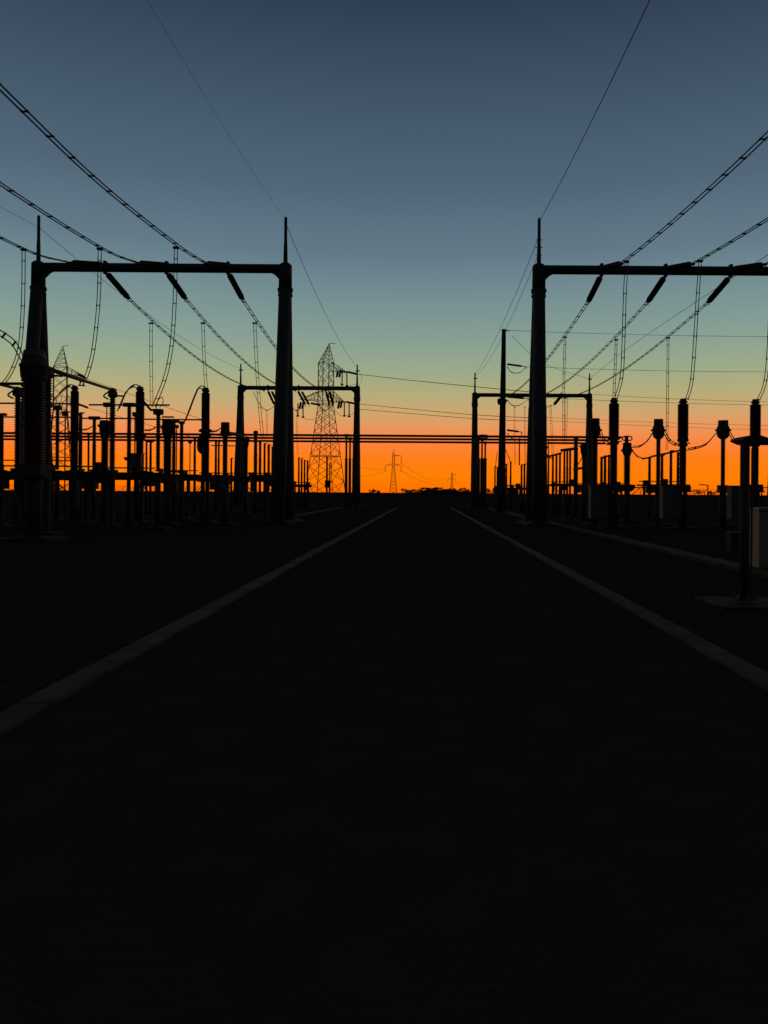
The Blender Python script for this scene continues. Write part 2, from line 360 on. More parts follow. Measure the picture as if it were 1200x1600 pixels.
def post(px, ty, by, Y, wd, label, cap=None, group='ribbed post insulators', m=None, ped=True, terminal=True, name='post_insulator', round_top=False, mid=True):
    """ribbed post insulator: widths in px of the photograph at distance Y"""
    tp = P(px, ty, Y); zb = P(px, by, Y).z; s = Y/FP; r = wd*s/2*1.18; x = tp.x
    t = thing(name, (x, Y, 0), label, 'insulator', group)
    if zb > 0.4: pedestal(t, x, Y, zb-0.08, max(0.09, r*0.75))
    b = MB(); b.box((x, Y, zb-0.03), (r*3, r*3, 0.1)); b.build('base_plate', STEEL, t)
    zt = tp.z
    ztop = zt-(0.14 if cap else 0.08)
    zm = (zb+ztop)/2
    if mid and (ztop-zb) > 1.6:
        MB().ribs((x, Y, zb+0.02), (x, Y, zm-0.05), r*0.74, r, 0.10).build('insulator', m or PORC, t)
        MB().ribs((x, Y, zm+0.05), (x, Y, ztop), r*0.68, r*0.93, 0.10).build('insulator', m or PORC, t)
        MB().bar((x, Y, zm-0.05), (x, Y, zm+0.05), r*0.8, k=12).build('joint_flange', DARK, t)
    else: MB().ribs((x, Y, zb+0.02), (x, Y, ztop), r*0.74, r, 0.10).build('insulator', m or PORC, t)
    b = MB()
    if cap: b.box((x, Y, zt-0.08), (cap[0]*s, max(0.2, cap[0]*s*0.4), cap[1]*s)); b.bar((x, Y, ztop-0.02), (x, Y, zt-0.08), r*0.7, k=10)
    elif round_top: b.lathe((x, Y, ztop-0.01), (x, Y, zt+r*0.7), [(0, r*1.1), (0.5, r*1.15), (0.8, r*0.8), (1, r*0.2)], 12)
    else: b.bar((x, Y, ztop-0.01), (x, Y, zt), r*0.85, k=10); b.box((x+r*0.7, Y, zt+0.0), (r*2.0, 0.08, 0.06))
    b.build('terminal_cap', DARK, t)
    return t
def cabinet(t, x, y, z0, z1, wd, dp, name='control_cabinet', vent=False):
    b = MB(); b.box((x, y, (z0+z1)/2), (wd, dp, z1-z0)); b.box((x, y, z1+0.025), (wd+0.08, dp+0.1, 0.05))
    c = b.build(name, PAINT, t)
    org = y-dp/2
    d = MB(); d.box((x-0.0, org-0.012, (z0+z1)/2), (wd*0.9, 0.02, (z1-z0)*0.92)); dd = d.build('door', PAINT, c)
    h = MB(); h.box((x+wd*0.32, org-0.045, (z0+z1)/2), (0.05, 0.045, 0.16)); h.build('handle', DARK, c)
    return c
def breaker(px, ty, Y, ym, yb, wch, wlow, label, cab=None, bulge=False, group='live-tank circuit breakers', capw=13, capside=0, m=None):
    """pedestal, support insulator, knuckle, thick interrupter chamber and cap"""
    tp = P(px, ty, Y); x = tp.x; s = Y/FP; zt = tp.z; zm = zof(px, ym, Y); zb = zof(px, yb, Y)
    t = thing('circuit_breaker', (x, Y, 0), label, 'circuit breaker', group)
    pedestal(t, x, Y, zb-0.3, 0.15, pair=0.12, foot=1.1)
    b = MB(); b.box((x, Y, zb-0.16), (wlow*s*1.7, 0.5, 0.32)); b.bar((x-wlow*s*0.9, Y, zb-0.18), (x+wlow*s*1.1, Y, zb-0.18), 0.12, k=10); b.build('mechanism_housing', DARK, t)
    rl = wlow*s/2*1.08; rc = wch*s/2*1.06
    MB().ribs((x, Y, zb), (x, Y, zm-0.15), rl*0.82, rl, 0.10, 14).build('support_insulator', m or PORC, t)
    b = MB(); b.lathe((x, Y, zm-0.2), (x, Y, zm+0.22), [(0, rl*1.2), (0.25, rl*1.25), (0.3, rl*0.95), (0.5, rl*0.95), (0.55, rl*1.45), (0.8, rl*1.45), (1, rc*0.9)], 16)
    b.box((x+rl*1.3, Y, zm-0.05), (0.22, 0.12, 0.05)); b.build('terminal_flange', DARK, t)
    if bulge:
        b = MB(); b.lathe((x-rl*0.9, Y, zm-1.1), (x-rl*0.9, Y, zm-0.1), [(0, 0.05), (0.12, 0.17), (0.3, 0.22), (0.7, 0.22), (0.9, 0.15), (1, 0.05)], 14); b.build('grading_capacitor', DARK, t)
    zc = zt-0.24
    b = MB(); n = int((zc-zm-0.3)/0.09); pr = [(0, rc*0.8), (0.03, rc*0.95)]
    for i in range(n):
        pr += [(0.03+0.94*(i+0.1)/n, rc*0.86), (0.03+0.94*(i+0.5)/n, rc), (0.03+0.94*(i+0.75)/n, rc)]
    pr += [(0.98, rc*0.86), (1, rc*0.7)]
    b.lathe((x, Y, zm+0.2), (x, Y, zc), pr, 18, False); b.build('interrupter_chamber', m or PORC, t)
    b = MB(); cw = capw*s/2; b.lathe((x, Y, zc-0.02), (x, Y, zt), [(0, cw*0.7), (0.2, cw*0.75), (0.3, cw), (0.55, cw*1.02), (0.65, cw*0.7), (1, cw*0.7)], 14)
    b.box((x+capside*cw*0.6, Y, zt-0.06), (cw*1.3, 0.16, 0.09)); b.build('top_cap', DARK, t)
    if cab: cabinet(t, P(cab[0], 780, Y).x, Y-0.1, cab[3], cab[4], cab[1]*s, cab[2])
    return t
def ct(px, ty, Y, ybc, yn, yb, wcap, wb, wn, label, cab=None, group='current transformers with bulbous heads', m=None):
    tp = P(px, ty, Y); x = tp.x; s = Y/FP; zt = tp.z; zc = zof(px, ybc, Y); zn = zof(px, yn, Y); zb = zof(px, yb, Y)
    t = thing('current_transformer', (x, Y, 0), label, 'transformer', group)
    pedestal(t, x, Y, zb-0.34, 0.16, foot=1.1)
    b = MB(); b.box((x, Y, zb-0.17), (max(0.42, wn*s*1.6), 0.5, 0.34)); b.bar((x-wn*s, Y-0.1, zb-0.1), (x+wn*s, Y-0.1, zb-0.1), 0.09, k=8); b.build('base_tank', DARK, t)
    MB().ribs((x, Y, zb), (x, Y, zn+0.02), wn*s*0.36, wn*s*0.5, 0.09, 14).build('insulator', m or PORC, t)
    rb = wb*s/2
    b = MB(); b.lathe((x, Y, zn), (x, Y, zc+0.08), [(0, wn*s*0.5), (0.07, rb*0.62), (0.2, rb*0.82), (0.38, rb*0.9), (0.58, rb*0.92), (0.6, rb), (0.74, rb), (0.76, rb*0.92), (0.92, rb*0.88), (1, rb*0.76)], 20)
    b.box((x-rb, Y, zc-0.15), (0.1, 0.14, 0.1)); b.box((x+rb, Y, zc-0.15), (0.1, 0.14, 0.1)); b.build('head_tank', STEEL, t)
    rc = wcap*s/2
    b = MB(); b.lathe((x, Y, zc+0.06), (x, Y, zt), [(0, rc), (0.88, rc*0.97), (0.93, rc*1.02), (1, rc*1.0)], 20); b.build('expansion_dome', GREYI, t)
    if cab: cabinet(t, P(cab[0], 780, Y).x, Y-0.1, cab[3], cab[4], cab[1]*s, cab[2])
    return t
def pipe(a, b_, r, label, cat='pipe bus', group=None, name='bus_pipe', m=None, parent=None):
    t = MB(); t.lathe(a, b_, [(0, r*0.7), (0.002, r), (0.998, r), (1, r*0.7)], 10)
    if parent: return t.build(name, m or ALU, parent)
    return tag(t.build(name, m or ALU), label, cat, group)
def jumper(pts, label, sep=0.11, r=0.026, n=18, grp='curved jumper leads between apparatus'):
    t = thing('jumper_lead', pts[0], label, 'wire', grp); path = curve(pts, n)
    ax = V(0, 0, 1) if sep < 0 else V(0.6, 0, 0.8)
    for s in (-1, 1): MB().tube([p+ax*(s*abs(sep)/2) for p in path], r, 6).build('cable', ALU, t)
    for k in (len(path)//3, 2*len(path)//3): MB().bar(path[k]-ax*(abs(sep)/2+0.03), path[k]+ax*(abs(sep)/2+0.03), r+0.012, k=6).build('spacer', DARK, t)
    return t

# ---- right yard, first rows
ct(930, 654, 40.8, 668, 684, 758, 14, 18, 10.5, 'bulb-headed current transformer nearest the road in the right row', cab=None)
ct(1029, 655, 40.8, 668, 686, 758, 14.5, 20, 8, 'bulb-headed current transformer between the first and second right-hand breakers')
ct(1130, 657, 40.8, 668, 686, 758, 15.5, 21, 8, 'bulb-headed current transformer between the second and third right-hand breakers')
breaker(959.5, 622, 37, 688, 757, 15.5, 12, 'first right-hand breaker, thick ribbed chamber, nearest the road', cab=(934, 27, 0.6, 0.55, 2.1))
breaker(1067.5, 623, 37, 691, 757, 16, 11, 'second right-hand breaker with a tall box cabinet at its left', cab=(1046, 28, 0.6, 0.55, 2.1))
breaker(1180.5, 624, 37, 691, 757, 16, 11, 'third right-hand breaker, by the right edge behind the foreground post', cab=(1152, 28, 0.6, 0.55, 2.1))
jumper([P(1039, 677, 40.8), P(1046, 688, 40), P(1055, 694, 38.5), P(1063, 693, 37.2)], 'lead from the second bulb-headed transformer down to the second breaker')
jumper([P(1074, 702, 37.2), P(1086, 700, 38), P(1103, 694, 39.5), P(1119, 677, 40.8)], 'lead rising from the second breaker to the third bulb-headed transformer')
jumper([P(1140, 677, 40.8), P(1148, 688, 40), P(1160, 695, 38.5), P(1174, 695, 37.2)], 'lead from the third bulb-headed transformer down to the third breaker')
jumper([P(988, 698, 46), P(1000, 697, 44), P(1012, 688, 42), P(1019, 677, 40.8)], 'lead rising from the squat transformer to the second bulb-headed transformer')
jumper([P(939, 677, 40.8), P(944, 688, 40), P(950, 693, 38.5), P(957, 693, 37.2)], 'lead from the first bulb-headed transformer down to the first breaker')
# squat transformer with loop on top
ct(980, 692, 46, 700, 712, 757, 13.5, 16, 12, 'squat current transformer with an oval ring on top, right of the first breaker', group='short apparatus columns')
def ring(px, py, Y, wx, hz, label, r=0.035):
    c = P(px, py, Y); pts = []
    for i in range(25):
        a = 2*math.pi*i/24; pts.append(c+V(math.copysign(abs(math.cos(a))**0.7, math.cos(a))*wx*Y/FP/2, 0, math.copysign(abs(math.sin(a))**0.7, math.sin(a))*hz*Y/FP/2))
    t = thing('corona_ring', c, label, 'corona ring', 'oval corona rings'); MB().tube(pts, r, 8).build('ring_tube', ALU, t)
    MB().bar(c-V(0, 0, hz*Y/FP*0.45), c+V(0, 0, hz*Y/FP*0.45), 0.025, k=6).build('bracket', DARK, t)
ring(980, 685, 46, 15, 7, 'oval corona ring over the squat transformer')
MB_ = MB(); MB_.bar(P(979, 682, 46), P(979, 695, 46), 0.12, k=10); tag(MB_.build('ring_stem', DARK), 'short stem holding the oval ring over the squat transformer', 'bracket')
ct(912.5, 692, 50, 694, 712, 757, 8, 12, 7, 'small dark-headed transformer left of the first bulb-headed one', group='short apparatus columns')
ct(849, 691, 50, 695, 714, 757, 7, 13, 7, 'short round-headed transformer peeking out right of the near gantry legs', group='short apparatus columns')
post(900, 684, 757, 55, 7.5, 'thick dark column standing alone between the gantry legs and the first transformer', ped=True, m=GREYI)
RW = 'ribbed insulators of the right-hand disconnector row'
RP = {}
far_right = [(864, 711, 'first'), (869.5, 710, 'second'), (875, 708, 'third'), (882, 703, 'fourth'), (886.5, 702, 'fifth'), (891, 703, 'sixth')]
for px, ty, n in far_right:
    RP[px] = post(px, ty, 756, 62, 3.6, f'{n} slim column of the cluster right of the near right gantry legs', group=RW, name='post_insulator')
for px, ty, n in ((940, 714, 'slim ribbed column just right of the first bulb-headed transformer'), (945.5, 712, 'slim ribbed column just left of the first breaker'),
                  (1015, 714, 'lone ribbed column left of the second bulb-headed transformer'), (1034.5, 711, 'ribbed column half hidden behind the second bulb-headed transformer'),
                  (1048.5, 704, 'ribbed column under the long straight dropper'), (1059.5, 707, 'ribbed column left against the second breaker')):
    RP[px] = post(px, ty, 757, 56, 4.6, n, group=RW)
pipe(P(1003, 717, 56), P(1018, 714.5, 56), 0.06, 'short switch arm on the lone ribbed column', 'switch arm', 'short switch arms', 'switch_arm', DARK, parent=RP[1015])
pipe(P(1020, 713, 56), P(1066, 703, 54), 0.07, 'long switch arm sloping up to the second breaker', 'switch arm', 'short switch arms', 'switch_arm', DARK, parent=RP[1048.5])
pipe(P(854, 714, 62), P(877, 708, 62), 0.08, 'switch arm over the cluster of slim columns right of the gantry legs', 'switch arm', 'short switch arms', 'switch_arm', DARK, parent=RP[864])
pipe(P(876, 704, 62), P(898, 701, 62), 0.12, 'thick switch arm across the taller slim columns', 'switch arm', 'short switch arms', 'switch_arm', DARK, parent=RP[882])
jumper([P(988, 704, 46), P(996, 713, 48), P(1008, 716, 52), P(1020, 712, 56)], 'thin lead sagging from the squat transformer to the lone ribbed column', 0.05, 0.02)
jumper([P(900, 728, 52), P(906, 722, 51), P(910, 712, 50)], 'short curved lead between the thick dark column and the small dark transformer', 0.05, 0.02)
jumper([P(853, 708, 50), P(857, 713, 54), P(863, 716, 60)], 'short lead from the round-headed transformer to the slim columns', 0.05, 0.02)

post(922.5, 706, 757, 60, 4, 'slim column pressed against the left side of the first bulb-headed transformer', group=RW)
post(951.5, 711, 757, 58, 4, 'slim column directly left of the first breaker, rearmost of three', group=RW)
post(857, 716, 757, 64, 3, 'shortest slim column right beside the near right gantry legs', group=RW)
pipe(P(897, 733, 55), P(912, 731, 53), 0.09, 'short thick arm reaching right from the thick dark column', 'switch arm', None, 'cross_rod', DARK)
pipe(P(939, 717, 56), P(953, 711, 56), 0.06, 'short rod across the slim columns left of the first breaker', 'rod', None, 'cross_rod', DARK)
# ---- steel support frames (beams with legs that carry rows of columns)
def frame(px0, px1, y, Y, label, n=3, th=0.16, group='low steel support frames', gear=True, depth=0.0):
    a = P(px0, y, Y); z = (P(px0, y, Y).z+P(px1, y, Y).z)/2; b_ = P(px1, y, Y)
    t = thing('support_frame', ((a.x+b_.x)/2, Y, 0), label, 'steel frame', group)
    for dy in ((0,) if not depth else (-depth/2, depth/2)):
        MB().box(((a.x+b_.x)/2, Y+dy, z-th/2), (b_.x-a.x, 0.16, th)).build('beam', STEEL, t)
    for i in range(n):
        x = a.x+(b_.x-a.x)*(i+0.5)/n
        for dy in ((0,) if not depth else (-depth/2, depth/2)):
            b = MB(); b.box((x, Y+dy, (z-th)/2), (0.15, 0.15, z-th-0.002)); b.box((x, Y+dy, 0.1), (0.4, 0.4, 0.05)); b.build('leg', STEEL, t)
        MB().box((x, Y, 0.04), (0.7, 0.7+depth, 0.08)).build('footing', CONC, t)
    if gear:
        rnd = random.Random(int(a.x*7)); zs_ = z+0.22
        MB().bar((a.x+0.1, Y-0.12, zs_), (b_.x-0.1, Y-0.12, zs_), 0.035, k=6).build('drive_shaft', STEEL, t)
        n2 = max(2, int((b_.x-a.x)/1.3))
        for i in range(n2):
            x = a.x+(b_.x-a.x)*(i+rnd.uniform(.2, .8))/n2; w_ = rnd.uniform(.16, .5); h_ = rnd.uniform(.16, .42)
            MB().box((x, Y-0.12, z+h_/2), (w_, 0.3, h_)).build('crank_box', DARK, t)
        for i in range(n2):
            x = a.x+(b_.x-a.x)*(i+rnd.uniform(.1, .9))/n2; hh = rnd.uniform(.3, .75)
            MB().box((x, Y-0.1, z-th-hh/2), (rnd.uniform(.18, .55), 0.25, hh)).build('drive_housing', DARK, t)
        for i in range(n2):
            x = a.x+(b_.x-a.x)*(i+0.3)/n2; MB().bar((x, Y+0.12, z-th), (x+rnd.choice((-1, 1))*rnd.uniform(.4, .8), Y+0.12, z-th-rnd.uniform(.5, .9)), 0.03, k=6).build('brace', STEEL, t)
    return t
frame(-30, 168, 736, 34.9, 'low steel frame under the leftmost ribbed columns', 3, 0.42)
frame(150, 246, 738, 39.2, 'low steel frame under the middle of the left breaker row', 2, 0.4)
frame(240, 312, 741, 46.5, 'low steel frame between the two right breakers of the left row', 2, 0.4)
frame(310, 432, 744, 57.5, 'long low steel frame ending at the thick gantry column', 4, 0.42)
frame(456, 487, 757, 84, 'small steel platform in front of the big pylon', 3, 0.3)
frame(995, 1064, 757, 56.6, 'low double-rail steel frame behind the second right-hand breaker', 3, 0.12)
frame(858, 897, 757, 62.6, 'low steel frame under the cluster of slim columns on the right', 3, 0.16)
frame(900, 985, 760, 60.5, 'low steel frame behind the first right-hand breaker', 3, 0.14)
frame(770, 822, 763, 79, 'long low frame through the tall pole\'s thin columns', 3, 0.14)
pipe(P(985, 762, 58), P(1062, 762, 58), 0.05, 'thin horizontal drive pipe behind the second breaker', 'drive rod', 'thin drive rods', 'drive_rod', STEEL)

# ---- left yard
LB = 'live-tank circuit breakers'
# foreground big unit by the gantry leg
def big_unit():
    Y = 25.5; x = P(53.5, 560, Y).x; s = Y/FP; z = lambda y: P(54, y, Y).z
    t = thing('voltage_transformer', (x, Y, 0), 'massive dark voltage transformer in front of the left gantry legs, tallest apparatus on the left', 'transformer')
    pedestal(t, x, Y, z(742), 0.2, pair=0.14, foot=1.4)
    b = MB(); b.box((x, Y, z(734)), (0.8, 0.7, 0.36)); b.build('base_tank', DARK, t)
    MB().ribs((x, Y, z(726)), (x, Y, z(594)), 15*s, 19*s, 0.09, 18).build('insulator', PORC, t)
    b = MB(); b.lathe((x, Y, z(596)), (x, Y, z(560)), [(0, 17*s), (0.2, 19.5*s), (0.6, 20.5*s), (0.62, 21.5*s), (0.72, 21.5*s), (0.74, 19.5*s), (1, 17*s)], 20); b.build('head_tank', DARK, t)
    b = MB(); b.lathe((x, Y, z(561)), (x, Y, z(547)), [(0, 17.2*s), (0.35, 17.2*s), (0.4, 16*s), (0.85, 15.5*s), (1, 13*s)], 20); b.build('expansion_dome', GREYI, t)
big_unit()
jumper([P(-14, 512, 25.3), P(6, 524, 25.3), P(22, 537, 25.4), P(35, 560, 25.5)], 'twin lead arching from the left edge to the massive voltage transformer', 0.16, 0.022)
breaker(117, 603, 40, 680, 735, 12, 11.5, 'leftmost breaker of the left row, right of the near gantry leg', group=LB, capw=11)
breaker(219, 604, 40, 682, 735, 13, 12, 'middle breaker of the left row with a box cabinet at its left', group=LB, capw=12, cab=(213, 20, 0.5, 2.75, 3.6))
breaker(321.5, 606, 40, 676, 742, 12.5, 13, 'rightmost breaker of the left row, bulging at its waist', group=LB, capw=12, bulge=True, cab=(318, 10, 0.4, 0.6, 1.6))
jumper([P(117, 605, 40), P(108, 603, 40), P(97, 610, 38.5), P(84, 626, 37)], 'arched lead off the leftmost breaker of the left row', 0.15, 0.028)
jumper([P(218, 605, 40), P(208, 603, 40), P(197, 613, 39), P(185, 640, 37.5)], 'arched lead off the middle breaker of the left row', 0.15, 0.028)
jumper([P(320, 607, 40), P(311, 605.5, 40), P(303, 622, 41), P(294, 646, 43), P(288, 660, 44.5)], 'long arched lead off the rightmost breaker of the left row', 0.15, 0.028)
CTL = 'current transformers with bulbous heads'
ct(164, 657, 36.8, 660, 684, 742, 15, 18, 13, 'stubby-headed current transformer left of the middle left-hand breaker', group=CTL)
ct(262, 657, 37.8, 662, 684, 742, 17, 19, 15, 'stubby-headed current transformer right of the middle left-hand breaker', group=CTL)
ct(352, 660, 38, 675, 682, 744, 13.5, 16, 9.5, 'stubby-headed current transformer right of the rightmost left-hand breaker, cabinet on its post', group=CTL, cab=(350, 8, 0.3, 1.85, 2.45))
# disconnectors with long arms along the line of sight
def knee_switch(x, y0, y1, z, label, zb=2.65, col=(1, 1)):
    t = thing('disconnector', (x, (y0+y1)/2, 0), label, 'switch', 'knee-type disconnectors of the left yard')
    for k, y in enumerate((y0, y1)):
        if not col[k]: continue
        MB().ribs((x, y, zb), (x, y, z-0.3), 0.1, 0.15, 0.10).build('insulator', PORC, t)
        b = MB(); b.box((x, y, z-0.18), (0.3, 0.34, 0.26)); b.box((x, y, z), (0.2, 0.4, 0.16)); b.bar((x+0.1, y, z-0.25), (x+0.55, y, z-0.27), 0.04, k=8); b.build('hinge_head', DARK, t)
        b = MB(); b.box((x, y, zb-0.1), (0.4, 0.4, 0.2)); b.box((x, y, (zb-0.2)/2), (0.2, 0.2, zb-0.2)); b.build('post', STEEL, t)
        MB().box((x, y, 0.05), (0.9, 0.9, 0.15)).build('footing', CONC, t)
    b = MB(); b.lathe((x, y0-0.15, z), (x, y1+0.1, z), [(0, 0.085), (0.5, 0.085), (0.5, 0.07), (1, 0.06)], 10); b.build('switch_arm', ALU, t)
    b = MB(); b.tube(curve([(x-0.18, y1-0.1, z-0.1), (x-0.3, y1-0.25, z-0.3), (x-0.18, y1-0.05, z-0.42)], 12), 0.035, 6); b.build('arcing_horn', DARK, t)
knee_switch(P(176, 612, 35.0).x, 29.0, 35.0, 6.28, 'disconnector whose long arm slopes down behind the near left gantry leg')
knee_switch(P(28, 612, 33.6).x, 27.8, 33.6, 6.12, 'disconnector at the left edge, its arm end left of the gantry leg')
def small_switch(px, ty, by, Y, label, wd=8):
    x = P(px, ty, Y).x; z = P(px, ty, Y).z; zb = P(px, by, Y).z
    t = thing('disconnector', (x, Y, 0), label, 'switch', 'open disconnectors of the left yard')
    pedestal(t, x, Y, zb-0.05, 0.12)
    MB().ribs((x, Y, zb), (x, Y, z-0.2), wd*Y/FP*0.34, wd*Y/FP*0.5, 0.10).build('insulator', PORC, t)
    b = MB(); b.box((x, Y, z-0.1), (0.36, 0.3, 0.24)); b.bar((x-0.35, Y, z-0.02), (x+0.15, Y, z-0.02), 0.05, k=8); b.box((x+0.42, Y, z-0.32), (0.5, 0.1, 0.06)); b.build('hinge_head', DARK, t)
    b = MB(); b.bar((x-0.35, Y, z), (x-0.7, Y+0.2, z+0.35), 0.05, k=8); b.tube(curve([(x-0.1, Y, z), (x-0.05, Y, z+0.35), (x+0.15, Y, z+0.55), (x+0.2, Y, z+0.3), (x+0.05, Y, z+0.1)], 16), 0.018, 5); b.build('contact_jaw', DARK, t)
small_switch(247.5, 640, 737, 33.5, 'open disconnector head where the road-side curved dropper lands')
small_switch(90, 634, 734, 41, 'open disconnector between the near left gantry leg and the leftmost breaker', 7)
PI_ = 'ribbed post insulators of the left yard'
post(2.5, 645, 735, 36, 7, 'ribbed column cut by the left edge of the picture', cap=(14, 4), group=PI_)
post(147.5, 651, 734, 44.5, 5.8, 'ribbed column with a flat cap, just left of the leftmost stubby transformer', cap=(16, 5), group=PI_)
post(202, 630, 715, 38.6, 6.5, 'ribbed column with a broad flat cap, left against the middle breaker', cap=(18, 6), group=PI_)
post(126, 645, 733, 41.5, 6, 'ribbed column right against the leftmost breaker', group=PI_)
post(284, 658, 736, 45, 6, 'ribbed column where the long arched lead ends', cap=(8, 4), group=PI_)
post(272, 656, 735, 46.5, 5.5, 'ribbed column with a flat cap right of the second stubby transformer', cap=(15, 5), group=PI_)
post(235.5, 688, 737, 58, 4, 'short slim column left below the open disconnector', cap=(9, 3), group=PI_)
post(229, 689, 737, 58, 3.2, 'short slim column right of the middle breaker', group=PI_)
post(304.5, 683, 742, 56, 4, 'slim ribbed column left of the rightmost left-hand breaker', group=PI_)
post(337.5, 688, 742, 57, 4, 'left one of the two slim columns beside the rightmost breaker', group=PI_)
post(342, 690, 742, 58, 3.4, 'right one of the two slim columns beside the rightmost breaker', group=PI_)
post(361.5, 716, 742, 60, 3, 'small low column right of the third stubby transformer', group=PI_)
post(399.5, 675, 742, 56, 6, 'round-topped column right of the far gantry leg', group=PI_, round_top=True)
post(406.5, 690, 742, 64, 4.4, 'first slim column right of the round-topped one', group=PI_)
post(413.5, 693, 742, 64, 3.6, 'second slim column right of the round-topped one', group=PI_)
post(420, 695, 742, 64, 4, 'third slim column right of the round-topped one', group=PI_)
post(426, 698, 742, 64, 4, 'fourth slim column, hard against the thick gantry column', group=PI_)
ct(384, 682, 52, 684, 700, 744, 8, 11, 9, 'dark headed transformer in front of the far left gantry leg', group='short apparatus columns')
# thin drive posts with boxes
def drive_post(px, ty, by, Y, label, bw=8, bh=6, w_=2.0):
    a = P(px, ty, Y); s = Y/FP
    t = thing('drive_post', (a.x, Y, 0), label, 'switch post', 'thin posts with small boxes')
    MB().bar((a.x, Y, 0.0), (a.x, Y, a.z-bh*s/2), w_*s/2, k=8).build('rod', STEEL, t)
    b = MB(); b.box((a.x, Y, a.z-bh*s/2), (bw*s, bw*s*0.6, bh*s)); b.box((a.x-bw*s*0.35, Y, a.z-bh*s*0.2), (bw*s*0.6, bw*s*0.3, bh*s*0.35)); b.build('contact_box', DARK, t)
drive_post(102, 643, 740, 42, 'thin post with a small box between the first ribbed columns', 8, 7, 2.2)
drive_post(167, 629, 740, 38.2, 'thin post with a small box above the first stubby transformer', 9, 7, 1.8)
drive_post(211, 644, 740, 39, 'thin post with a small box on the left of the middle breaker', 7, 7, 2)
drive_post(138.5, 676, 740, 48, 'thicker plain post with a knob between two ribbed columns', 5, 4, 3.2)
drive_post(297, 689, 742, 58, 'thin post with a tiny box left of the slim ribbed column', 5, 4, 1.6)
drive_post(276, 664, 742, 47, 'thin post with a box below the broad flat cap', 6, 5, 1.8)
SR = 'long thin switch rods lying across the left yard'
pipe(P(-6, 630, 38.6), P(112, 631, 38.6), 0.045, 'upper long thin rod behind the near left gantry leg', 'rod', SR, 'cross_rod')
pipe(P(139, 632.5, 38.6), P(265, 633, 38.6), 0.045, 'upper long thin rod through the broad flat cap', 'rod', SR, 'cross_rod')
pipe(P(-6, 651.5, 44.5), P(112, 652, 44.5), 0.045, 'lower long thin rod behind the near left gantry leg', 'rod', SR, 'cross_rod')
pipe(P(126, 653.5, 44.5), P(214, 654, 44.5), 0.045, 'lower long thin rod through the first flat cap', 'rod', SR, 'cross_rod')
pipe(P(226, 655, 44.5), P(316, 656, 44.5), 0.045, 'lower long thin rod reaching the rightmost left-hand breaker', 'rod', SR, 'cross_rod')
pipe(P(-10, 599.5, 30), P(36, 599.5, 30), 0.06, 'thick short rod entering at the left edge', 'rod', SR, 'cross_rod')
pipe(P(330, 696, 58), P(376, 697, 58), 0.04, 'thin rod beside the third stubby transformer, above the low frame', 'rod', SR, 'cross_rod')
pipe(P(0, 719, 60), P(112, 720, 60), 0.05, 'low thin rod far behind the near left gantry leg', 'rod', SR, 'cross_rod')
jumper([P(328, 672, 40), P(333, 674, 39.5), P(339, 673, 38.8), P(345, 669, 38)], 'short lead from the rightmost breaker to the third stubby transformer', 0.05, 0.022)
jumper([P(360, 676, 38), P(368, 677, 41), P(377, 681, 46), P(386, 687, 52)], 'lead falling from the third stubby transformer to the dark headed one', 0.05, 0.022)
jumper([P(226, 672, 40), P(234, 672, 38.5), P(241, 669, 36), P(247, 664, 33.5)], 'lead rising from the middle breaker to the open disconnector', 0.05, 0.022)
jumper([P(126, 672, 40), P(134, 671, 41), P(140, 669, 43), P(147, 664, 44.5)], 'short lead from the leftmost breaker to the flat-capped column', 0.05, 0.022)
# far columns between gantry column and pylon
for px, ty, n in ((467, 715, 'first'), (471.5, 716.5, 'second'), (476, 719, 'third'), (480.5, 720, 'fourth')):
    post(px, ty, 757, 84, 3, f'{n} of the four thin columns on the platform before the big pylon', group='thin columns on the far platform')
post(511, 714, 752, 80, 3.2, 'lone column with a box at its foot in front of the big pylon', group='lone far columns'); post(515.5, 723, 752, 84, 2.2, 'thin column right behind the lone column at the big pylon', group='lone far columns')
def bx(px0, y0, px1, y1, Y, dep, name, label, cat, m=STEEL, group=None, door=False, toground=False):
    a = P(px0, y0, Y); b_ = P(px1, y1, Y); z0 = 0.05 if toground else b_.z
    t = thing(name, ((a.x+b_.x)/2, Y, 0), label, cat, group)
    xm = (a.x+b_.x)/2; wd = abs(b_.x-a.x)
    b = MB(); b.box((xm, Y, (a.z+z0)/2), (wd, dep, a.z-z0)); b.build('housing', m, t)
    MB().box((xm, Y, a.z+0.02), (wd+0.06, dep+0.08, 0.04)).build('lid', m, t)
    if door:
        d = MB(); d.box((xm, Y-dep/2-0.012, (a.z+z0)/2), (wd*0.9, 0.02, (a.z-z0)*0.9)); dd = d.build('door', m, t)
    if z0 > 0.3:
        for sx in (-1, 1): MB().bar((xm+sx*wd*0.3, Y, 0), (xm+sx*wd*0.3, Y, z0), 0.04, k=6).build('leg', STEEL, t)
    return t
bx(508, 751, 516, 762, 79.5, 0.4, 'terminal_box', 'small box low on the lone column before the big pylon', 'box')

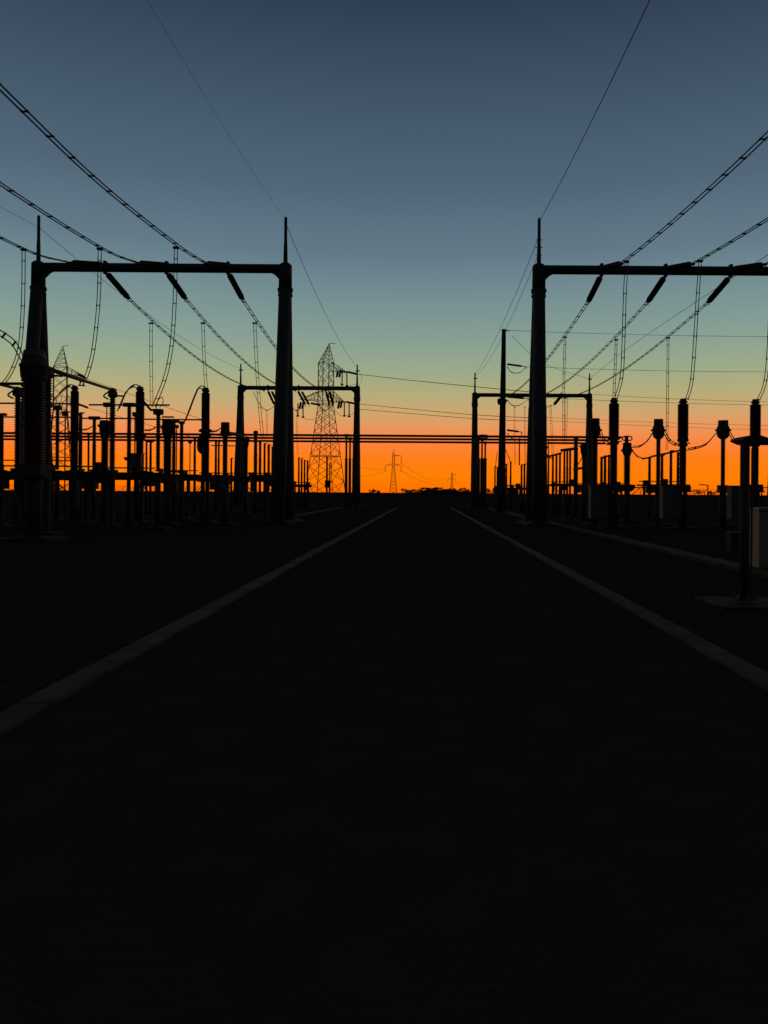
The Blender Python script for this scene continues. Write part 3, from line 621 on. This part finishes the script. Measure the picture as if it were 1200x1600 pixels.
# ---- three crossing bus pipes on tall posts
YB = [84.0, 88.0, 92.5]
for i, Y in enumerate(YB):
    yy = [680.8, 685.6, 690.4][i]; zz = P(600, yy, Y).z
    w1 = ['highest', 'middle', 'lowest'][i]
    a = P([-10, -10, -10][i], 672, Y).x; e = P([972, 952, 946][i], 690, Y).x
    dz = (P(0, [672, 675.8, 680][i], Y).z-zz)
    pipe((a, Y, zz+0.0), (e, Y, zz), 0.13, f'{w1} in the picture of the three long bus pipes crossing over the road', 'pipe bus', 'three long bus pipes crossing the road')
    for px, side in (([541, 546.7, 552.3][i], 'left'), ([747.5, 753, 758][i], 'right')):
        x = P(px, 730, Y).x; t = thing('bus_support', (x, Y, 0), f'{["nearest", "middle", "farthest"][i]} of the three slender bus supports {side} of the road', 'bus support', f'slender bus supports {side} of the road')
        zmid = P(px, 716, Y).z
        MB().lathe((x, Y, 0.1), (x, Y, zmid), [(0, 0.17 if side == 'left' else 0.19), (1, 0.15 if side == 'left' else 0.19)], 12).build('pole', STEEL, t)
        MB().ribs((x, Y, zmid), (x, Y, zz-0.16), 0.09, 0.14, 0.12).build('insulator', PORC, t)
        b = MB(); b.box((x, Y, zz-0.13), (0.3, 0.3, 0.06)); b.lathe((x-0.2, Y, zz), (x+0.2, Y, zz), [(0, 0.17), (1, 0.17)], 10); b.build('pipe_clamp', DARK, t)
        MB().box((x, Y, 0.06), (0.8, 0.8, 0.14)).build('footing', CONC, t)
ring(755, 682, 84.5, 17, 5, 'flat corona ring over the right-hand bus supports', 0.05)
# drop rods
pipe(P(811.5, 685, 84), P(811.5, 727, 84), 0.07, 'thin vertical tube hanging from the bus pipes left of the near right gantry legs', 'drop tube', 'vertical drop tubes', 'drop_tube')
pipe(P(857, 688, 86), P(857, 757, 86), 0.06, 'thin vertical tube hanging from the bus pipes right of the near right gantry legs', 'drop tube', 'vertical drop tubes', 'drop_tube')

# ---- right yard middle distance: thin columns around the tall pole
FRG = 'thin far columns around the tall pole'
for px, ty, Y, wd, n in ((773.5, 729, 78, 2.6, 'thin column left of the tall pole, outer one'), (777, 730, 80, 2.4, 'thin column close at the left of the tall pole'),
                      (791.5, 725, 78, 2.8, 'thin column close at the right of the tall pole'), (798, 722, 78, 3.0, 'lone thin column further right of the tall pole'),
                      (815, 726, 70, 3.2, 'left column of the pair left of the near right gantry legs'), (819.5, 725, 70, 3.4, 'right column of the pair left of the near right gantry legs')):
    post(px, ty, 762, Y, wd, n, group=FRG)
def hook(px, py, Y, px2, py2, label):
    jumper([P(px, py, Y), P(px+(px2-px)*0.4, py+(py2-py)*0.42, Y), P(px2, py2, Y)], label, 0.04, 0.02)
hook(790, 702, 75, 798, 722, 'thin lead down to the lone thin column right of the tall pole')
hook(777, 706, 78, 774, 729, 'thin lead down to the outer thin column left of the tall pole')
frame(790, 815, 762, 76, 'thin low rail frame right of the tall pole', 2, 0.1)
bx(793, 763, 801, 769, 76, 0.4, 'terminal_box', 'small dark box under the lone thin column right of the tall pole', 'box')

# tall pole with line insulators
def mono():
    Y = 70.0; tp = P(787.3, 516, Y); bt = P(783, 800, Y); x = bt.x
    t = thing('tall_pole', (x, Y, 0), 'tall plain tapering pole standing alone right of the road, taller than the gantry behind it', 'pole')
    MB().lathe((x, Y, 0.1), (tp.x, Y, tp.z), [(0, 0.42), (0.3, 0.33), (0.6, 0.27), (1, 0.19)], 16).build('shaft', STEEL, t)
    for zz in (P(785, 627, Y).z, P(783, 735, Y).z):
        b = MB(); b.lathe((x, Y, zz-0.3), (x, Y, zz+0.25), [(0, 0.34), (0.3, 0.42), (0.8, 0.42), (1, 0.32)], 16); b.box((x+0.32, Y, zz+0.06), (0.35, 0.2, 0.12)); b.build('collar', DARK, t)
    b = MB(); b.box((tp.x, Y, tp.z+0.03), (0.4, 0.4, 0.08)); b.bar((tp.x, Y, tp.z), (tp.x+0.5, Y, tp.z-0.05), 0.05, k=6); b.build('top_bracket', DARK, t)
    MB().box((x, Y, 0.05), (1.6, 1.6, 0.16)).build('footing', CONC, t)
mono()
HL = 'horizontal line insulators at the tall pole'
for (y0, y1, xa, xb, n, yend) in ((569, 573, 792, 822, 'upper', 581), (620, 623, 792, 826, 'middle', 632), (672, 675, 792, 815, 'lower', 690)):
    string(P(xa, y0, 70), P(xb, y1, 71), f'{n} horizontal insulator string reaching right from the tall pole', 0.1, HL, fr=(0.04, 0.75))
    jumper([P(xa, y0+4, 70), P(xa+8, y0+13, 70.4), P(xa+20, y0+13, 70.8), P(xb+1, y1, 71)], f'{n} slack loop under the horizontal insulator string of the tall pole', 0.04, 0.018)
LW = 'thin line wires running off to the right'
for (p0, p1, n) in (((789, 516), (1210, 526), 'topmost thin line wire from the tip of the tall pole to the right edge'),
                  ((822, 573), (1210, 581), 'thin line wire from the upper insulator string of the tall pole'),
                  ((826, 620), (1210, 633), 'thin line wire from the middle insulator string of the tall pole')):
    single('line_wire', sagline(P(*p0, 70), P(*p1, 78), 0.12), n, 'wire', LW, 0.018)
for (p0, p1, n, yy) in (((928, 616), (1210, 628), 'thin line wire right of the far right mast', 96), ((850, 652), (1210, 665), 'thin line wire low over the right yard', 110),
                  ((850, 657), (1210, 672), 'lowest thin line wire over the right yard', 112)):
    single('line_wire', sagline(P(*p0, yy), P(*p1, yy), 0.15), n, 'wire', LW, 0.022)

# ---- far gantry hanging pairs, loops and droppers
def farhang(x, Y, zt, who, side, lean=0.0, d=1.5):
    for k, s in enumerate((-1, 1)):
        a = V(x+s*0.22, Y+0.2, zt-0.6); b_ = V(x+s*0.22+lean+0.25, Y+1.7, zt-0.6-d)
        string(a, b_, f'{["left", "right"][k]} string of the pair under the far {side} gantry beam, {who}', 0.15, 'paired strings under the far gantries', fr=(0.06, 0.92))
def loop(x, Y, zt, who, side):
    jumper([V(x-1.6, Y-1.5, zt-0.9), V(x-1.1, Y-0.6, zt-2.2), V(x-0.4, Y+0.4, zt-2.9), V(x+0.4, Y+1.6, zt-2.2)], f'slack loop under the far {side} gantry beam, {who}', 0.1, 0.02)
    dropper([V(x-0.4, Y+0.4, zt-2.9), V(x-0.35, Y+0.4, zt-5.5), V(x-0.2, Y+0.4, zt-8.2)], f'thin dropper below the far {side} gantry beam, {who}', 0.12, 0.016, 1.3)
whoF = {'L': ['at its left third', 'at its middle', 'at its right third'], 'R': ['at its left third', 'at its middle', 'at its right third']}
for i, px in enumerate((421, 468, 512)):
    x = P(px, 612, YFL).x; farhang(x, YFL, ZFL, whoF['L'][i], 'left', lean=(0.25, 0.45, 0.0)[i]); loop(x, YFL, ZFL, whoF['L'][i], 'left')
x = P(875, 620, YFR).x; string(V(x, YFR-0.1, ZFR-0.5), P(866, 632, YFR-1.5), 'short thick string leaning left under the far right gantry beam', 0.2)
for (xa, ya, xb, yb, n) in ((886, 620, 884, 690, 'right'), (860, 634, 864, 712, 'left')):
    dropper([P(xa, ya, YFR), P((xa+xb)/2, (ya+yb)/2, YFR), P(xb, yb, YFR)], f'{n} thin dropper below the far right gantry beam', 0.2, 0.02, 1.5)
single('loop_wire', curve([P(848, 639, YFR), P(856, 636, YFR), P(866, 632, YFR)], 12), 'short slack wire left of the thick leaning string at the far right gantry', 'wire', None, 0.03)
for px, n in ((804, 'left'), (820, 'right')):
    dropper([P(px, 636, 90), P(px, 680, 90), P(px+1, 726, 90)], f'{n} thin dropper between the tall pole and the near right gantry legs', 0.1, 0.015, 1.6)

# ------------------------------------------------------------------ lattice pylons
def pylon(X, Y, H, wt, wb, zc, za, arms, label, mr=0.1, rot=0.25, offset_peak=0.0, group='lattice pylons', seg=12, detail=True, zbase=0):
    """square lattice tower: base width wb to cage width wt at height zc, straight cage up to za, peak at H"""
    t = thing('pylon', (X, Y, 0), label, 'pylon', group)
    cs, sn = math.cos(rot), math.sin(rot)
    def W(x, y, z): return V(X+x*cs-y*sn, Y+x*sn+y*cs, z)
    def half(z): return (wb+(wt-wb)*min(1, z/zc))/2
    lv = []; z = 0.0
    while z < zc-0.5: lv.append(z); z += max(wt*0.8, half(z)*1.15)
    k = len(lv); lv = [q*zc/z for q in lv]+[zc]
    m = max(3, int((za-zc)/(wt*0.85))); up = [zc+(za-zc)*i/m for i in range(1, m+1)]
    legs = [MB() for _ in range(4)]; br = MB(); allv = lv+up
    cor = ((-1, -1), (1, -1), (1, 1), (-1, 1))
    for a, b_ in zip(allv, allv[1:]):
        ha, hb = half(a), half(b_)
        for i in range(4):
            c0, c1 = cor[i], cor[(i+1) % 4]
            legs[i].bar(W(c0[0]*ha, c0[1]*ha, a), W(c0[0]*hb, c0[1]*hb, b_), mr, k=4)
            br.bar(W(c0[0]*ha, c0[1]*ha, a), W(c1[0]*hb, c1[1]*hb, b_), mr*0.62, k=3)
            br.bar(W(c1[0]*ha, c1[1]*ha, a), W(c0[0]*hb, c0[1]*hb, b_), mr*0.62, k=3)
    for zz in (zc, za, zc*0.45):
        h = half(zz)
        for i in range(4): br.bar(W(cor[i][0]*h, cor[i][1]*h, zz), W(cor[(i+1) % 4][0]*h, cor[(i+1) % 4][1]*h, zz), mr*0.8, k=3)
    [q.build('leg', STEEL, t) for q in legs]; br.build('bracing', STEEL, t)
    pk = MB(); h = half(za); tip = W(offset_peak, 0, H)
    for c in cor: pk.bar(W(c[0]*h, c[1]*h, za), tip, mr*0.9, mr*0.6, k=4)
    for f in (0.2, 0.4, 0.6, 0.8):
        q = [W(c[0]*h, c[1]*h, za).lerp(tip, f) for c in cor]; p0 = [W(c[0]*h, c[1]*h, za).lerp(tip, f-0.2) for c in cor]
        for i in range(4): pk.bar(q[i], q[(i+1) % 4], mr*0.5, k=3); pk.bar(p0[i], q[(i+1) % 4], mr*0.5, k=3)
    pk.bar(tip, tip+V(1.6, 0, 0), mr*0.7, k=4); pk.build('peak', STEEL, t)
    for (z, dx, rise, hang) in arms:
        s = 1 if dx > 0 else -1; h = half(z); a = MB(); end = W(dx, 0, z)
        for c in (-1, 1):
            a.bar(W(s*h, c*h, z), end, mr*0.85, k=4); a.bar(W(s*h, c*h, z+rise), end, mr*0.75, k=4)
            for f in (0.25, 0.5, 0.75):
                lo = W(s*h, c*h, z).lerp(end, f); hi = W(s*h, c*h, z+rise).lerp(end, f); a.bar(lo, hi, mr*0.5, k=3)
                a.bar(lo, W(s*h, c*h, z+rise).lerp(end, f-0.25), mr*0.5, k=3)
        arm = a.build('cross_arm', STEEL, t)
        for (hx, ln) in hang:
            q = W(dx*hx, 0, z); b = MB(); b.ribs(q-V(0, 0, 0.2), q-V(0, 0, ln), mr*1.2, mr*2.0, 0.25, 6); b.build('insulator', PORC, arm)
            b = MB(); b.box(q-V(0, 0, ln+0.1), (mr*7, mr*4, mr*3)); b.build('clamp', DARK, arm)
    return t
# near pylon, ~200 m
Yp = 200.0; Xp = P(508, 770, Yp).x
zz = lambda y: P(510, y, Yp).z
pylon(Xp, Yp, zz(536), 3.0, 8.2, zz(632), zz(567), [(zz(579), 6.2, 1.8, ()), (zz(627), 5.6, 2.6, ()), (zz(627), -7.2, 2.6, ())],
      'big lattice pylon behind the far left gantry, right of the thick gantry column', mr=0.115, rot=0.55, offset_peak=0.9)
# strings and hanging jumper supports at the pylon arms
PS = 'insulator strings at the big pylon'
for (px, y0, n) in ((527, 580, 'left string of the pair on the upper right arm of the big pylon'), (531, 580, 'right string of the pair on the upper right arm of the big pylon'),
                    (529, 629, 'left string of the pair on the lower right arm of the big pylon'), (533, 628, 'right string of the pair on the lower right arm of the big pylon'),
                    (469, 629, 'left string of the pair on the lower left arm of the big pylon'), (473, 629, 'right string of the pair on the lower left arm of the big pylon')):
    string(P(px+1, y0, Yp-2), P(px-1, y0+9, Yp-4), n, 0.28, PS, fr=(0.02, 0.95))
for (px, y0, ln, n) in ((534.5, 580, 21, 'left of the two thin hanging rods at the upper right arm of the big pylon'), (542, 582, 21, 'right of the two thin hanging rods at the upper right arm of the big pylon'),
                    (538, 629, 21, 'left of the two thin hanging rods at the lower right arm of the big pylon'), (545.5, 629, 22, 'right of the two thin hanging rods at the lower right arm of the big pylon'),
                    (465.5, 630, 20, 'left of the two thin hanging rods at the lower left arm of the big pylon'), (473.5, 631, 21, 'right of the two thin hanging rods at the lower left arm of the big pylon')):
    a = P(px, y0, Yp-2); b_ = P(px, y0+ln, Yp-2); t = thing('hanging_rod', a, n, 'insulator', 'thin hanging rods with end weights')
    MB().bar(a, b_, 0.15, k=8).build('rod', PORC, t); MB().lathe(b_-V(0, 0, 0.15), b_+V(0, 0, 0.35), [(0, 0.35), (0.4, 0.4), (1, 0.12)], 10).build('weight', DARK, t)
for (pa, pb, n) in (((543, 581), (558, 584.5), 'thick sloping string from the upper right arm of the big pylon'), ((541, 628), (557, 631), 'thick sloping string from the lower right arm of the big pylon'),
                    ((486, 630), (500, 633), 'thick sloping string on the left side of the big pylon\'s waist')):
    string(P(*pa, Yp-2), P(*pb, Yp-4), n, 0.27, PS, fr=(0.02, 0.98))
single('line_wire', curve([P(530, 578, Yp), P(536, 580, Yp-1), P(543, 581, Yp-2)], 6), 'short link at the upper right arm of the big pylon', 'wire', None, 0.12)
single('line_wire', curve([P(528, 626, Yp), P(534, 627, Yp-1), P(541, 628, Yp-2)], 6), 'short link at the lower right arm of the big pylon', 'wire', None, 0.1)
PW = 'line wires from the big pylon across the road'
single('line_wire', curve([P(558, 584.5, Yp-4), P(640, 594, 185), P(740, 604, 165), P(845, 614, 140)], 24), 'upper line wire from the big pylon crossing above the road', 'wire', PW, 0.07)
single('line_wire', curve([P(557, 631, Yp-4), P(640, 639, 185), P(740, 648, 165), P(850, 654, 140)], 24), 'middle line wire from the big pylon crossing above the road', 'wire', PW, 0.06)
single('line_wire', curve([P(557, 639, Yp-4), P(640, 646, 185), P(740, 654, 165), P(850, 659, 140)], 24), 'lowest line wire from the big pylon crossing above the road', 'wire', PW, 0.06)
single('earth_wire', curve([P(562, 585, Yp), P(566, 592, Yp), P(560, 604, Yp)], 12), 'short drooping tail right of the far left gantry mast', 'wire', None, 0.04)
for (a, b_, c, n) in (((531, 598), (537, 604), (557, 600), 'upper'), ((522, 640), (535, 650), (557, 645), 'lower right'), ((473, 651), (482, 656), (500, 652), 'lower left')):
    single('loop_wire', curve([P(*a, Yp-3), P(*b_, Yp-3), P(*c, Yp-3)], 12), f'{n} slack jumper loop at the big pylon', 'wire', 'slack loops at the big pylon', 0.05)
# left pylon
Yq = 215.0; Xq = P(93, 770, Yq).x; zq = lambda y: P(93, y, Yq).z
pylon(Xq, Yq, zq(540), 3.4, 7.6, zq(640), zq(573), [(zq(585), 6.3, 2.0, ((0.8, 2.6), (0.95, 2.6))), (zq(632), 5.6, 2.6, ((0.8, 2.6),)), (zq(632), -7, 2.6, ((0.9, 3.0),))],
      'lattice pylon behind the leftmost breaker, its peak right of the gantry leg', mr=0.115, rot=0.5, offset_peak=0.6)
string(P(122, 585, Yq-3), P(134, 591, Yq-6), 'thick sloping string at the left-hand pylon\'s upper arm', 0.3, 'insulator strings at the left pylon', fr=(0.02, 0.96))
single('line_wire', curve([P(134, 591, Yq-6), P(220, 622, 190), P(300, 650, 160), P(330, 660, 150)], 16), 'faint line wire falling right from the left-hand pylon', 'wire', None, 0.05)
string(P(124, 632, Yq-3), P(137, 637, Yq-6), 'thick sloping string at the left-hand pylon\'s lower arm', 0.3, 'insulator strings at the left pylon', fr=(0.02, 0.96))
single('line_wire', curve([P(137, 637, Yq-6), P(200, 655, 190), P(300, 683, 160)], 16), 'lower faint line wire falling right from the left-hand pylon', 'wire', None, 0.05)
# distant pylons
Yd = 700.0; z3 = lambda y: P(615, y, Yd).z
pylon(P(614.5, 770, Yd).x, Yd, z3(703), 2.2, 6.6, z3(729), z3(712), [(z3(712), 7.0, 0.7, ((1.0, 6.0),)), (z3(727), 7.0, 1.6, ((1.0, 5.5),)), (z3(727), -7.5, 1.6, ((1.0, 5.5),))],
      'small distant pylon left of the road\'s end, against the orange sky', mr=0.15, rot=0.1)
Yd2 = 1450.0; z4 = lambda y: P(706, y, Yd2).z
pylon(P(706, 770, Yd2).x, Yd2, z4(736.5), 2.6, 6.0, z4(750), z4(741), [(z4(741), 7.0, 0.7, ((1.0, 5.0),)), (z4(748.5), 6.5, 1.6, ((1.0, 5.0),)), (z4(748.5), -8, 1.6, ((1.0, 5.0),))],
      'tiny farthest pylon on the horizon right of the road\'s end', mr=0.18, rot=0.1)
for (p0, p1, s_, n) in (((625, 722), (698, 748), 9, 'faint wire sagging between the two distant pylons, upper'), ((626, 735), (700, 754), 8, 'faint wire sagging between the two distant pylons, lower')):
    a = P(*p0, 700); b_ = P(*p1, 1440); single('line_wire', sagline(a, b_, s_), n, 'wire', 'faint wires of the distant line', 0.11)
for (p0, p1, s_, n) in (((604, 735), (556, 743), 2, 'faint wire leaving the small distant pylon to the left, upper'), ((604, 733), (556, 729), 1, 'faint wire leaving the small distant pylon to the left, nearly level')):
    single('line_wire', sagline(P(*p0, 700), P(*p1, 600), s_), n, 'wire', 'faint wires of the distant line', 0.08)

# ------------------------------------------------------------------ foreground right: switch support post, cabinets
def fore_post():
    Y = 11.7; x = P(1168, 800, Y).x; zt = P(1168, 692, Y).z
    t = thing('switch_support', (x, Y, 0), 'nearest steel support post, at the right edge, with a box beam on top', 'steel support')
    for k, (dx, dy) in enumerate(((-0.055, 0), (0.085, 0.28))):
        b = MB(); b.bar((x+dx, Y+dy, 0.1), (x+dx, Y+dy, zt), 0.06, k=14); b.build('post', STEEL, t)
        b = MB(); b.box((x+dx, Y+dy, 0.12), (0.26, 0.26, 0.03))
        for ax in (-.09, .09):
            for ay in (-.09, .09): b.bar((x+dx+ax, Y+dy+ay, 0.1), (x+dx+ax, Y+dy+ay, 0.2), 0.014, k=6)
        b.build('base_plate', STEEL, t)
    x0 = P(1157, 686, Y).x; b = MB()
    # sloped-end box beam
    zb = P(1168, 693, Y).z; z1 = P(1168, 681, Y).z; z2 = P(1195, 680, Y).z
    prof = [(x0, zb+0.05), (x0+0.01, z1-0.03), (x0+0.04, z1-0.02), (x0+0.1, z1), (x0+0.24, z1+0.008), (x0+0.42, z1-0.05), (x0+3.2, z1-0.06), (x0+3.2, zb+0.01), (x0+0.3, zb), (x0+0.12, zb)]
    n = len(prof)
    for yy in (-0.12, 0.4): b.v += [(q[0], Y+yy, q[1]) for q in prof]
    b.f = [list(range(n)), [n+i for i in reversed(range(n))]]+[[i, i+n, (i+1) % n+n, (i+1) % n] for i in range(n)]; b.sm = [False]*(n+2)
    b.build('box_beam', STEEL, t)
    b = MB(); b.bar((x+3.0, Y, 0.1), (x+3.0, Y, zt), 0.06, k=12); b.build('post', STEEL, t)
    b = MB(); b.box((x+0.1, Y+0.25, 0.01), (1.2, 1.2, 0.06)); b.build('footing', CONC, t)
    b = MB(); b.box((x+3.0, Y+0.1, 0.03), (1.0, 1.0, 0.1)); b.build('footing', CONC, t)
    # flexible conduit up the post
    b = MB(); b.tube(curve([(x+0.02, Y-0.075, 0.15), (x+0.03, Y-0.08, 1.0), (x+0.03, Y-0.08, zt-0.1)], 12), 0.015, 6); b.build('conduit', DARK, t)
fore_post()
def kiosk():
    Y = 17.4; a = P(1179, 797, Y); b_ = P(1179, 888, Y); wd = 1.15; dp = 0.5; x = a.x+wd/2; z0 = 0.08; z1 = a.z
    t = thing('kiosk_cabinet', (x, Y, 0), 'pale two-door marshalling cabinet standing on the ground at the right edge', 'cabinet')
    MB().box((x, Y, (z0+z1)/2), (wd, dp, z1-z0)).build('body', WARM_LIT, t)
    MB().box((x, Y, z1+0.03), (wd+0.08, dp+0.12, 0.06)).build('roof', WARM_LIT, t)
    for k, s in enumerate((-1, 1)):
        xc = x+s*wd*0.245
        d = MB().box((xc, Y-dp/2-0.012, (z0+z1)/2), (wd*0.475, 0.022, (z1-z0)*0.93)).build('door', WARM_LIT, t)
        g = MB()
        for q in range(6): g.box((xc-0.02, Y-dp/2-0.028, z1-0.2-q*0.035), (0.2, 0.012, 0.016))
        g.build('vent', DARK, t)
        MB().box((xc-s*wd*0.19, Y-dp/2-0.04, (z0+z1)/2+0.02), (0.04, 0.04, 0.14)).build('handle', DARK, t)
    MB().box((x, Y, 0.03), (wd+0.3, dp+0.4, 0.1)).build('plinth', CONC, t)
kiosk()
bx(1138, 833, 1158, 861, 22.5, 0.35, 'junction_box', 'low grey junction box on the ground left of the nearest post', 'box', STEEL, door=True, toground=True)
bx(878, 773, 883, 822, 40.5, 0.1, 'marker_glow_strip', 'pale marker with a sky-glow strip built on, right of the near right gantry legs', 'marker', PAINT, toground=True)  # only the foot is a marker; the height above stands in for sky glow
bx(130, 750, 150, 764, 60, 1.0, 'terminal_box', 'box under the left frames below the first flat-capped column', 'box')
bx(64, 742, 81, 765, 58, 0.8, 'terminal_box', 'box under the left frames behind the near gantry leg', 'box')
bx(265, 746, 277, 770, 44, 0.5, 'terminal_box', 'box below the second stubby transformer', 'box')
bx(340, 748, 357, 770, 50, 0.5, 'terminal_box', 'box below the third stubby transformer', 'box')
bx(110, 745, 122, 790, 39.6, 0.4, 'terminal_box', 'box on the foot of the leftmost breaker', 'box')

# floodlight posts on the right
def flood(px, ty, Y, label, side=-1):
    a = P(px, ty, Y); t = thing('floodlight_post', (a.x, Y, 0), label, 'lamp post', 'low lamp posts near the fence')
    MB().lathe((a.x, Y, 0), (a.x, Y, a.z), [(0, 0.14), (1, 0.1)], 8).build('pole', STEEL, t)
    MB().bar((a.x+0.1, Y, a.z-0.05), (a.x+side*1.0, Y, a.z+0.08), 0.08, k=6).build('arm', STEEL, t)
    MB().box((a.x+side*1.1, Y, a.z+0.06), (0.6, 0.35, 0.16)).build('lamp_head', DARK, t)
flood(1106, 758, 130, 'low lamp post left of the third bulb-headed transformer'); flood(1190, 762, 130, 'low lamp post by the right edge of the picture', 1)

# perimeter fence with cranked tops
def fence(x0, x1, Y, label, step=2.2):
    t = thing('perimeter_fence', ((x0+x1)/2, Y, 0), label, 'fence', 'perimeter fence runs')
    n = int(abs(x1-x0)/step)
    for i in range(n+1):
        x = x0+(x1-x0)*i/n; b = MB(); b.bar((x, Y, 0), (x, Y, 2.35), 0.05, k=6); b.bar((x, Y, 2.3), (x+0.55, Y+0.1, 2.85), 0.045, k=6); b.build('fence_post', CONC, t)
    b = MB()
    for z in (0.2, 0.8, 1.4, 2.0, 2.3): b.bar((x0, Y, z), (x1, Y, z), 0.018, k=4)
    for f in (0.4, 0.7, 1.0): b.bar((x0+0.55*f, Y+0.1*f, 2.3+0.55*f), (x1+0.55*f, Y+0.1*f, 2.3+0.55*f), 0.014, k=4)
    b.build('fence_wires', STEEL, t)
    b = MB(); k = int(abs(x1-x0)/0.3)
    for i in range(k): b.bar((x0+(x1-x0)*i/k, Y, 0.05), (x0+(x1-x0)*i/k, Y, 2.3), 0.012, k=3)
    b.build('mesh_panel', STEEL, t)
fence(34, 92, 160, 'wire fence with cranked post tops beyond the right yard')
fence(-96, -40, 165, 'wire fence with cranked post tops beyond the left yard')

# ------------------------------------------------------------------ horizon trees
def tree(px, ty, Y, wpx, label, flat=False, group='trees on the far horizon'):
    tp = P(px, ty, Y); H = max(2.2, tp.z); Wd = wpx*Y/FP; x = tp.x
    t = thing('tree', (x, Y, 0), label, 'tree', group); rnd = random.Random(int(px*31+Y))
    b = MB(); b.lathe((x, Y, -0.1), (x+rnd.uniform(-.3, .3), Y, H*0.6), [(0, 0.3), (0.5, 0.22), (1, 0.12)], 7)
    for k in range(5):
        a = rnd.uniform(0, 6.28); b.bar((x, Y, H*(0.3+0.05*k)), (x+math.cos(a)*Wd*0.33, Y+math.sin(a)*Wd*0.3, H*rnd.uniform(.66, .85)), 0.12, 0.05, k=5)
    b.build('trunk', BARK, t)
    c = MB(); clumps = []
    for k in range(13 if not flat else 18):
        a = rnd.uniform(0, 6.28); q = math.sqrt(rnd.random())
        clumps.append((x+math.cos(a)*q*Wd*0.42, Y+math.sin(a)*q*Wd*0.4, H*(rnd.uniform(.42, .9) if not flat else rnd.uniform(.74, .92)), Wd*rnd.uniform(.07, .15)))
    for (cx, cy, cz, cr) in clumps:
        for j in range(70):
            d = Vector((rnd.gauss(0, 1), rnd.gauss(0, 1), rnd.gauss(0, .6 if not flat else .3)))*cr*0.6
            p = V(cx, cy, cz)+d; p.z = min(p.z, H*1.02); s_ = rnd.uniform(.12, .3)*min(1.6, Y/500)
            u = Vector((rnd.gauss(0, 1), rnd.gauss(0, 1), rnd.gauss(0, 1))).normalized(); v_ = u.orthogonal().normalized()
            n = len(c.v); c.v += [tuple(p+u*s_), tuple(p+v_*s_*.6), tuple(p-u*s_), tuple(p-v_*s_*.6)]; c.f.append([n, n+1, n+2, n+3]); c.sm.append(False)
    c.build('crown', LEAF, t)
TR = [(640, 765, 10, 0, 'tiny round tree between two low trees right of the small pylon'), (672, 764, 14, 0, 'bushy tree below the gap between the two umbrella-crowned trees'), (658, 764.5, 10, 0, 'small tree left against the umbrella-crowned pair'), (700, 763.5, 10, 0, 'narrow tree left of the farthest pylon\'s foot'), (730, 763.5, 9, 0, 'small tree against the far right gantry post'), (582, 764, 12, 0, 'small bush-like tree left of the small distant pylon'), (590, 766, 8, 0, 'tiny tree right beside the leftmost horizon bush'),
      (632, 763, 13, 0, 'round tree right of the small distant pylon'), (650, 764, 14, 0, 'low round tree, second right of the small distant pylon'),
      (664, 761.5, 18, 1, 'flat umbrella-crowned tree in the middle of the horizon, left one'), (682, 761, 22, 1, 'broad flat umbrella-crowned tree in the middle of the horizon, right one'),
      (694, 764, 12, 0, 'low tree left under the farthest pylon'), (708, 762, 14, 0, 'bushy tree right under the farthest pylon'), (724, 761.5, 12, 0, 'upright tree just left of the far right gantry post'),
      (716, 765, 12, 0, 'low tree between the farthest pylon and the upright tree'), (762, 763, 12, 0, 'low tree right of the slender bus supports'), (772, 764, 12, 0, 'low tree left of the tall pole on the horizon'),
      (1092, 765, 22, 0, 'low spreading tree beneath the right-hand lamp post'), (1112, 766, 14, 0, 'low tree right beneath the right-hand lamp post')]
for i, (px, ty, wp, fl, lb) in enumerate(TR): tree(px, ty, 520+(i*37) % 160, wp, lb, bool(fl))
# distant low scrub reads as one mass
b = MB(); rnd = random.Random(3)
for i in range(15000):
    x = rnd.uniform(-420, 480) if i < 9000 else rnd.uniform(-14, 48); y = rnd.uniform(560, 760)
    amp = 1.2+0.7*math.sin(x*0.031)+0.5*math.sin(x*0.11+1)+0.3*math.sin(x*0.37)
    mid = 1.0+1.7*math.exp(-((x-16)/26)**2)
    z = rnd.random()**1.5*amp*mid+0.2; s_ = rnd.uniform(.35, .8)
    u = Vector((rnd.gauss(0, 1), rnd.gauss(0, .5), rnd.gauss(0, .6))).normalized(); v_ = u.orthogonal().normalized(); p = V(x, y, z)
    n = len(b.v); b.v += [tuple(p+u*s_), tuple(p+v_*s_*.6), tuple(p-u*s_), tuple(p-v_*s_*.6)]; b.f.append([n, n+1, n+2, n+3]); b.sm.append(False)
o = b.build('scrub', LEAF); struct(o, 'stuff'); tag(o, 'dark low scrub along the far horizon beyond the switchyard', 'scrub')
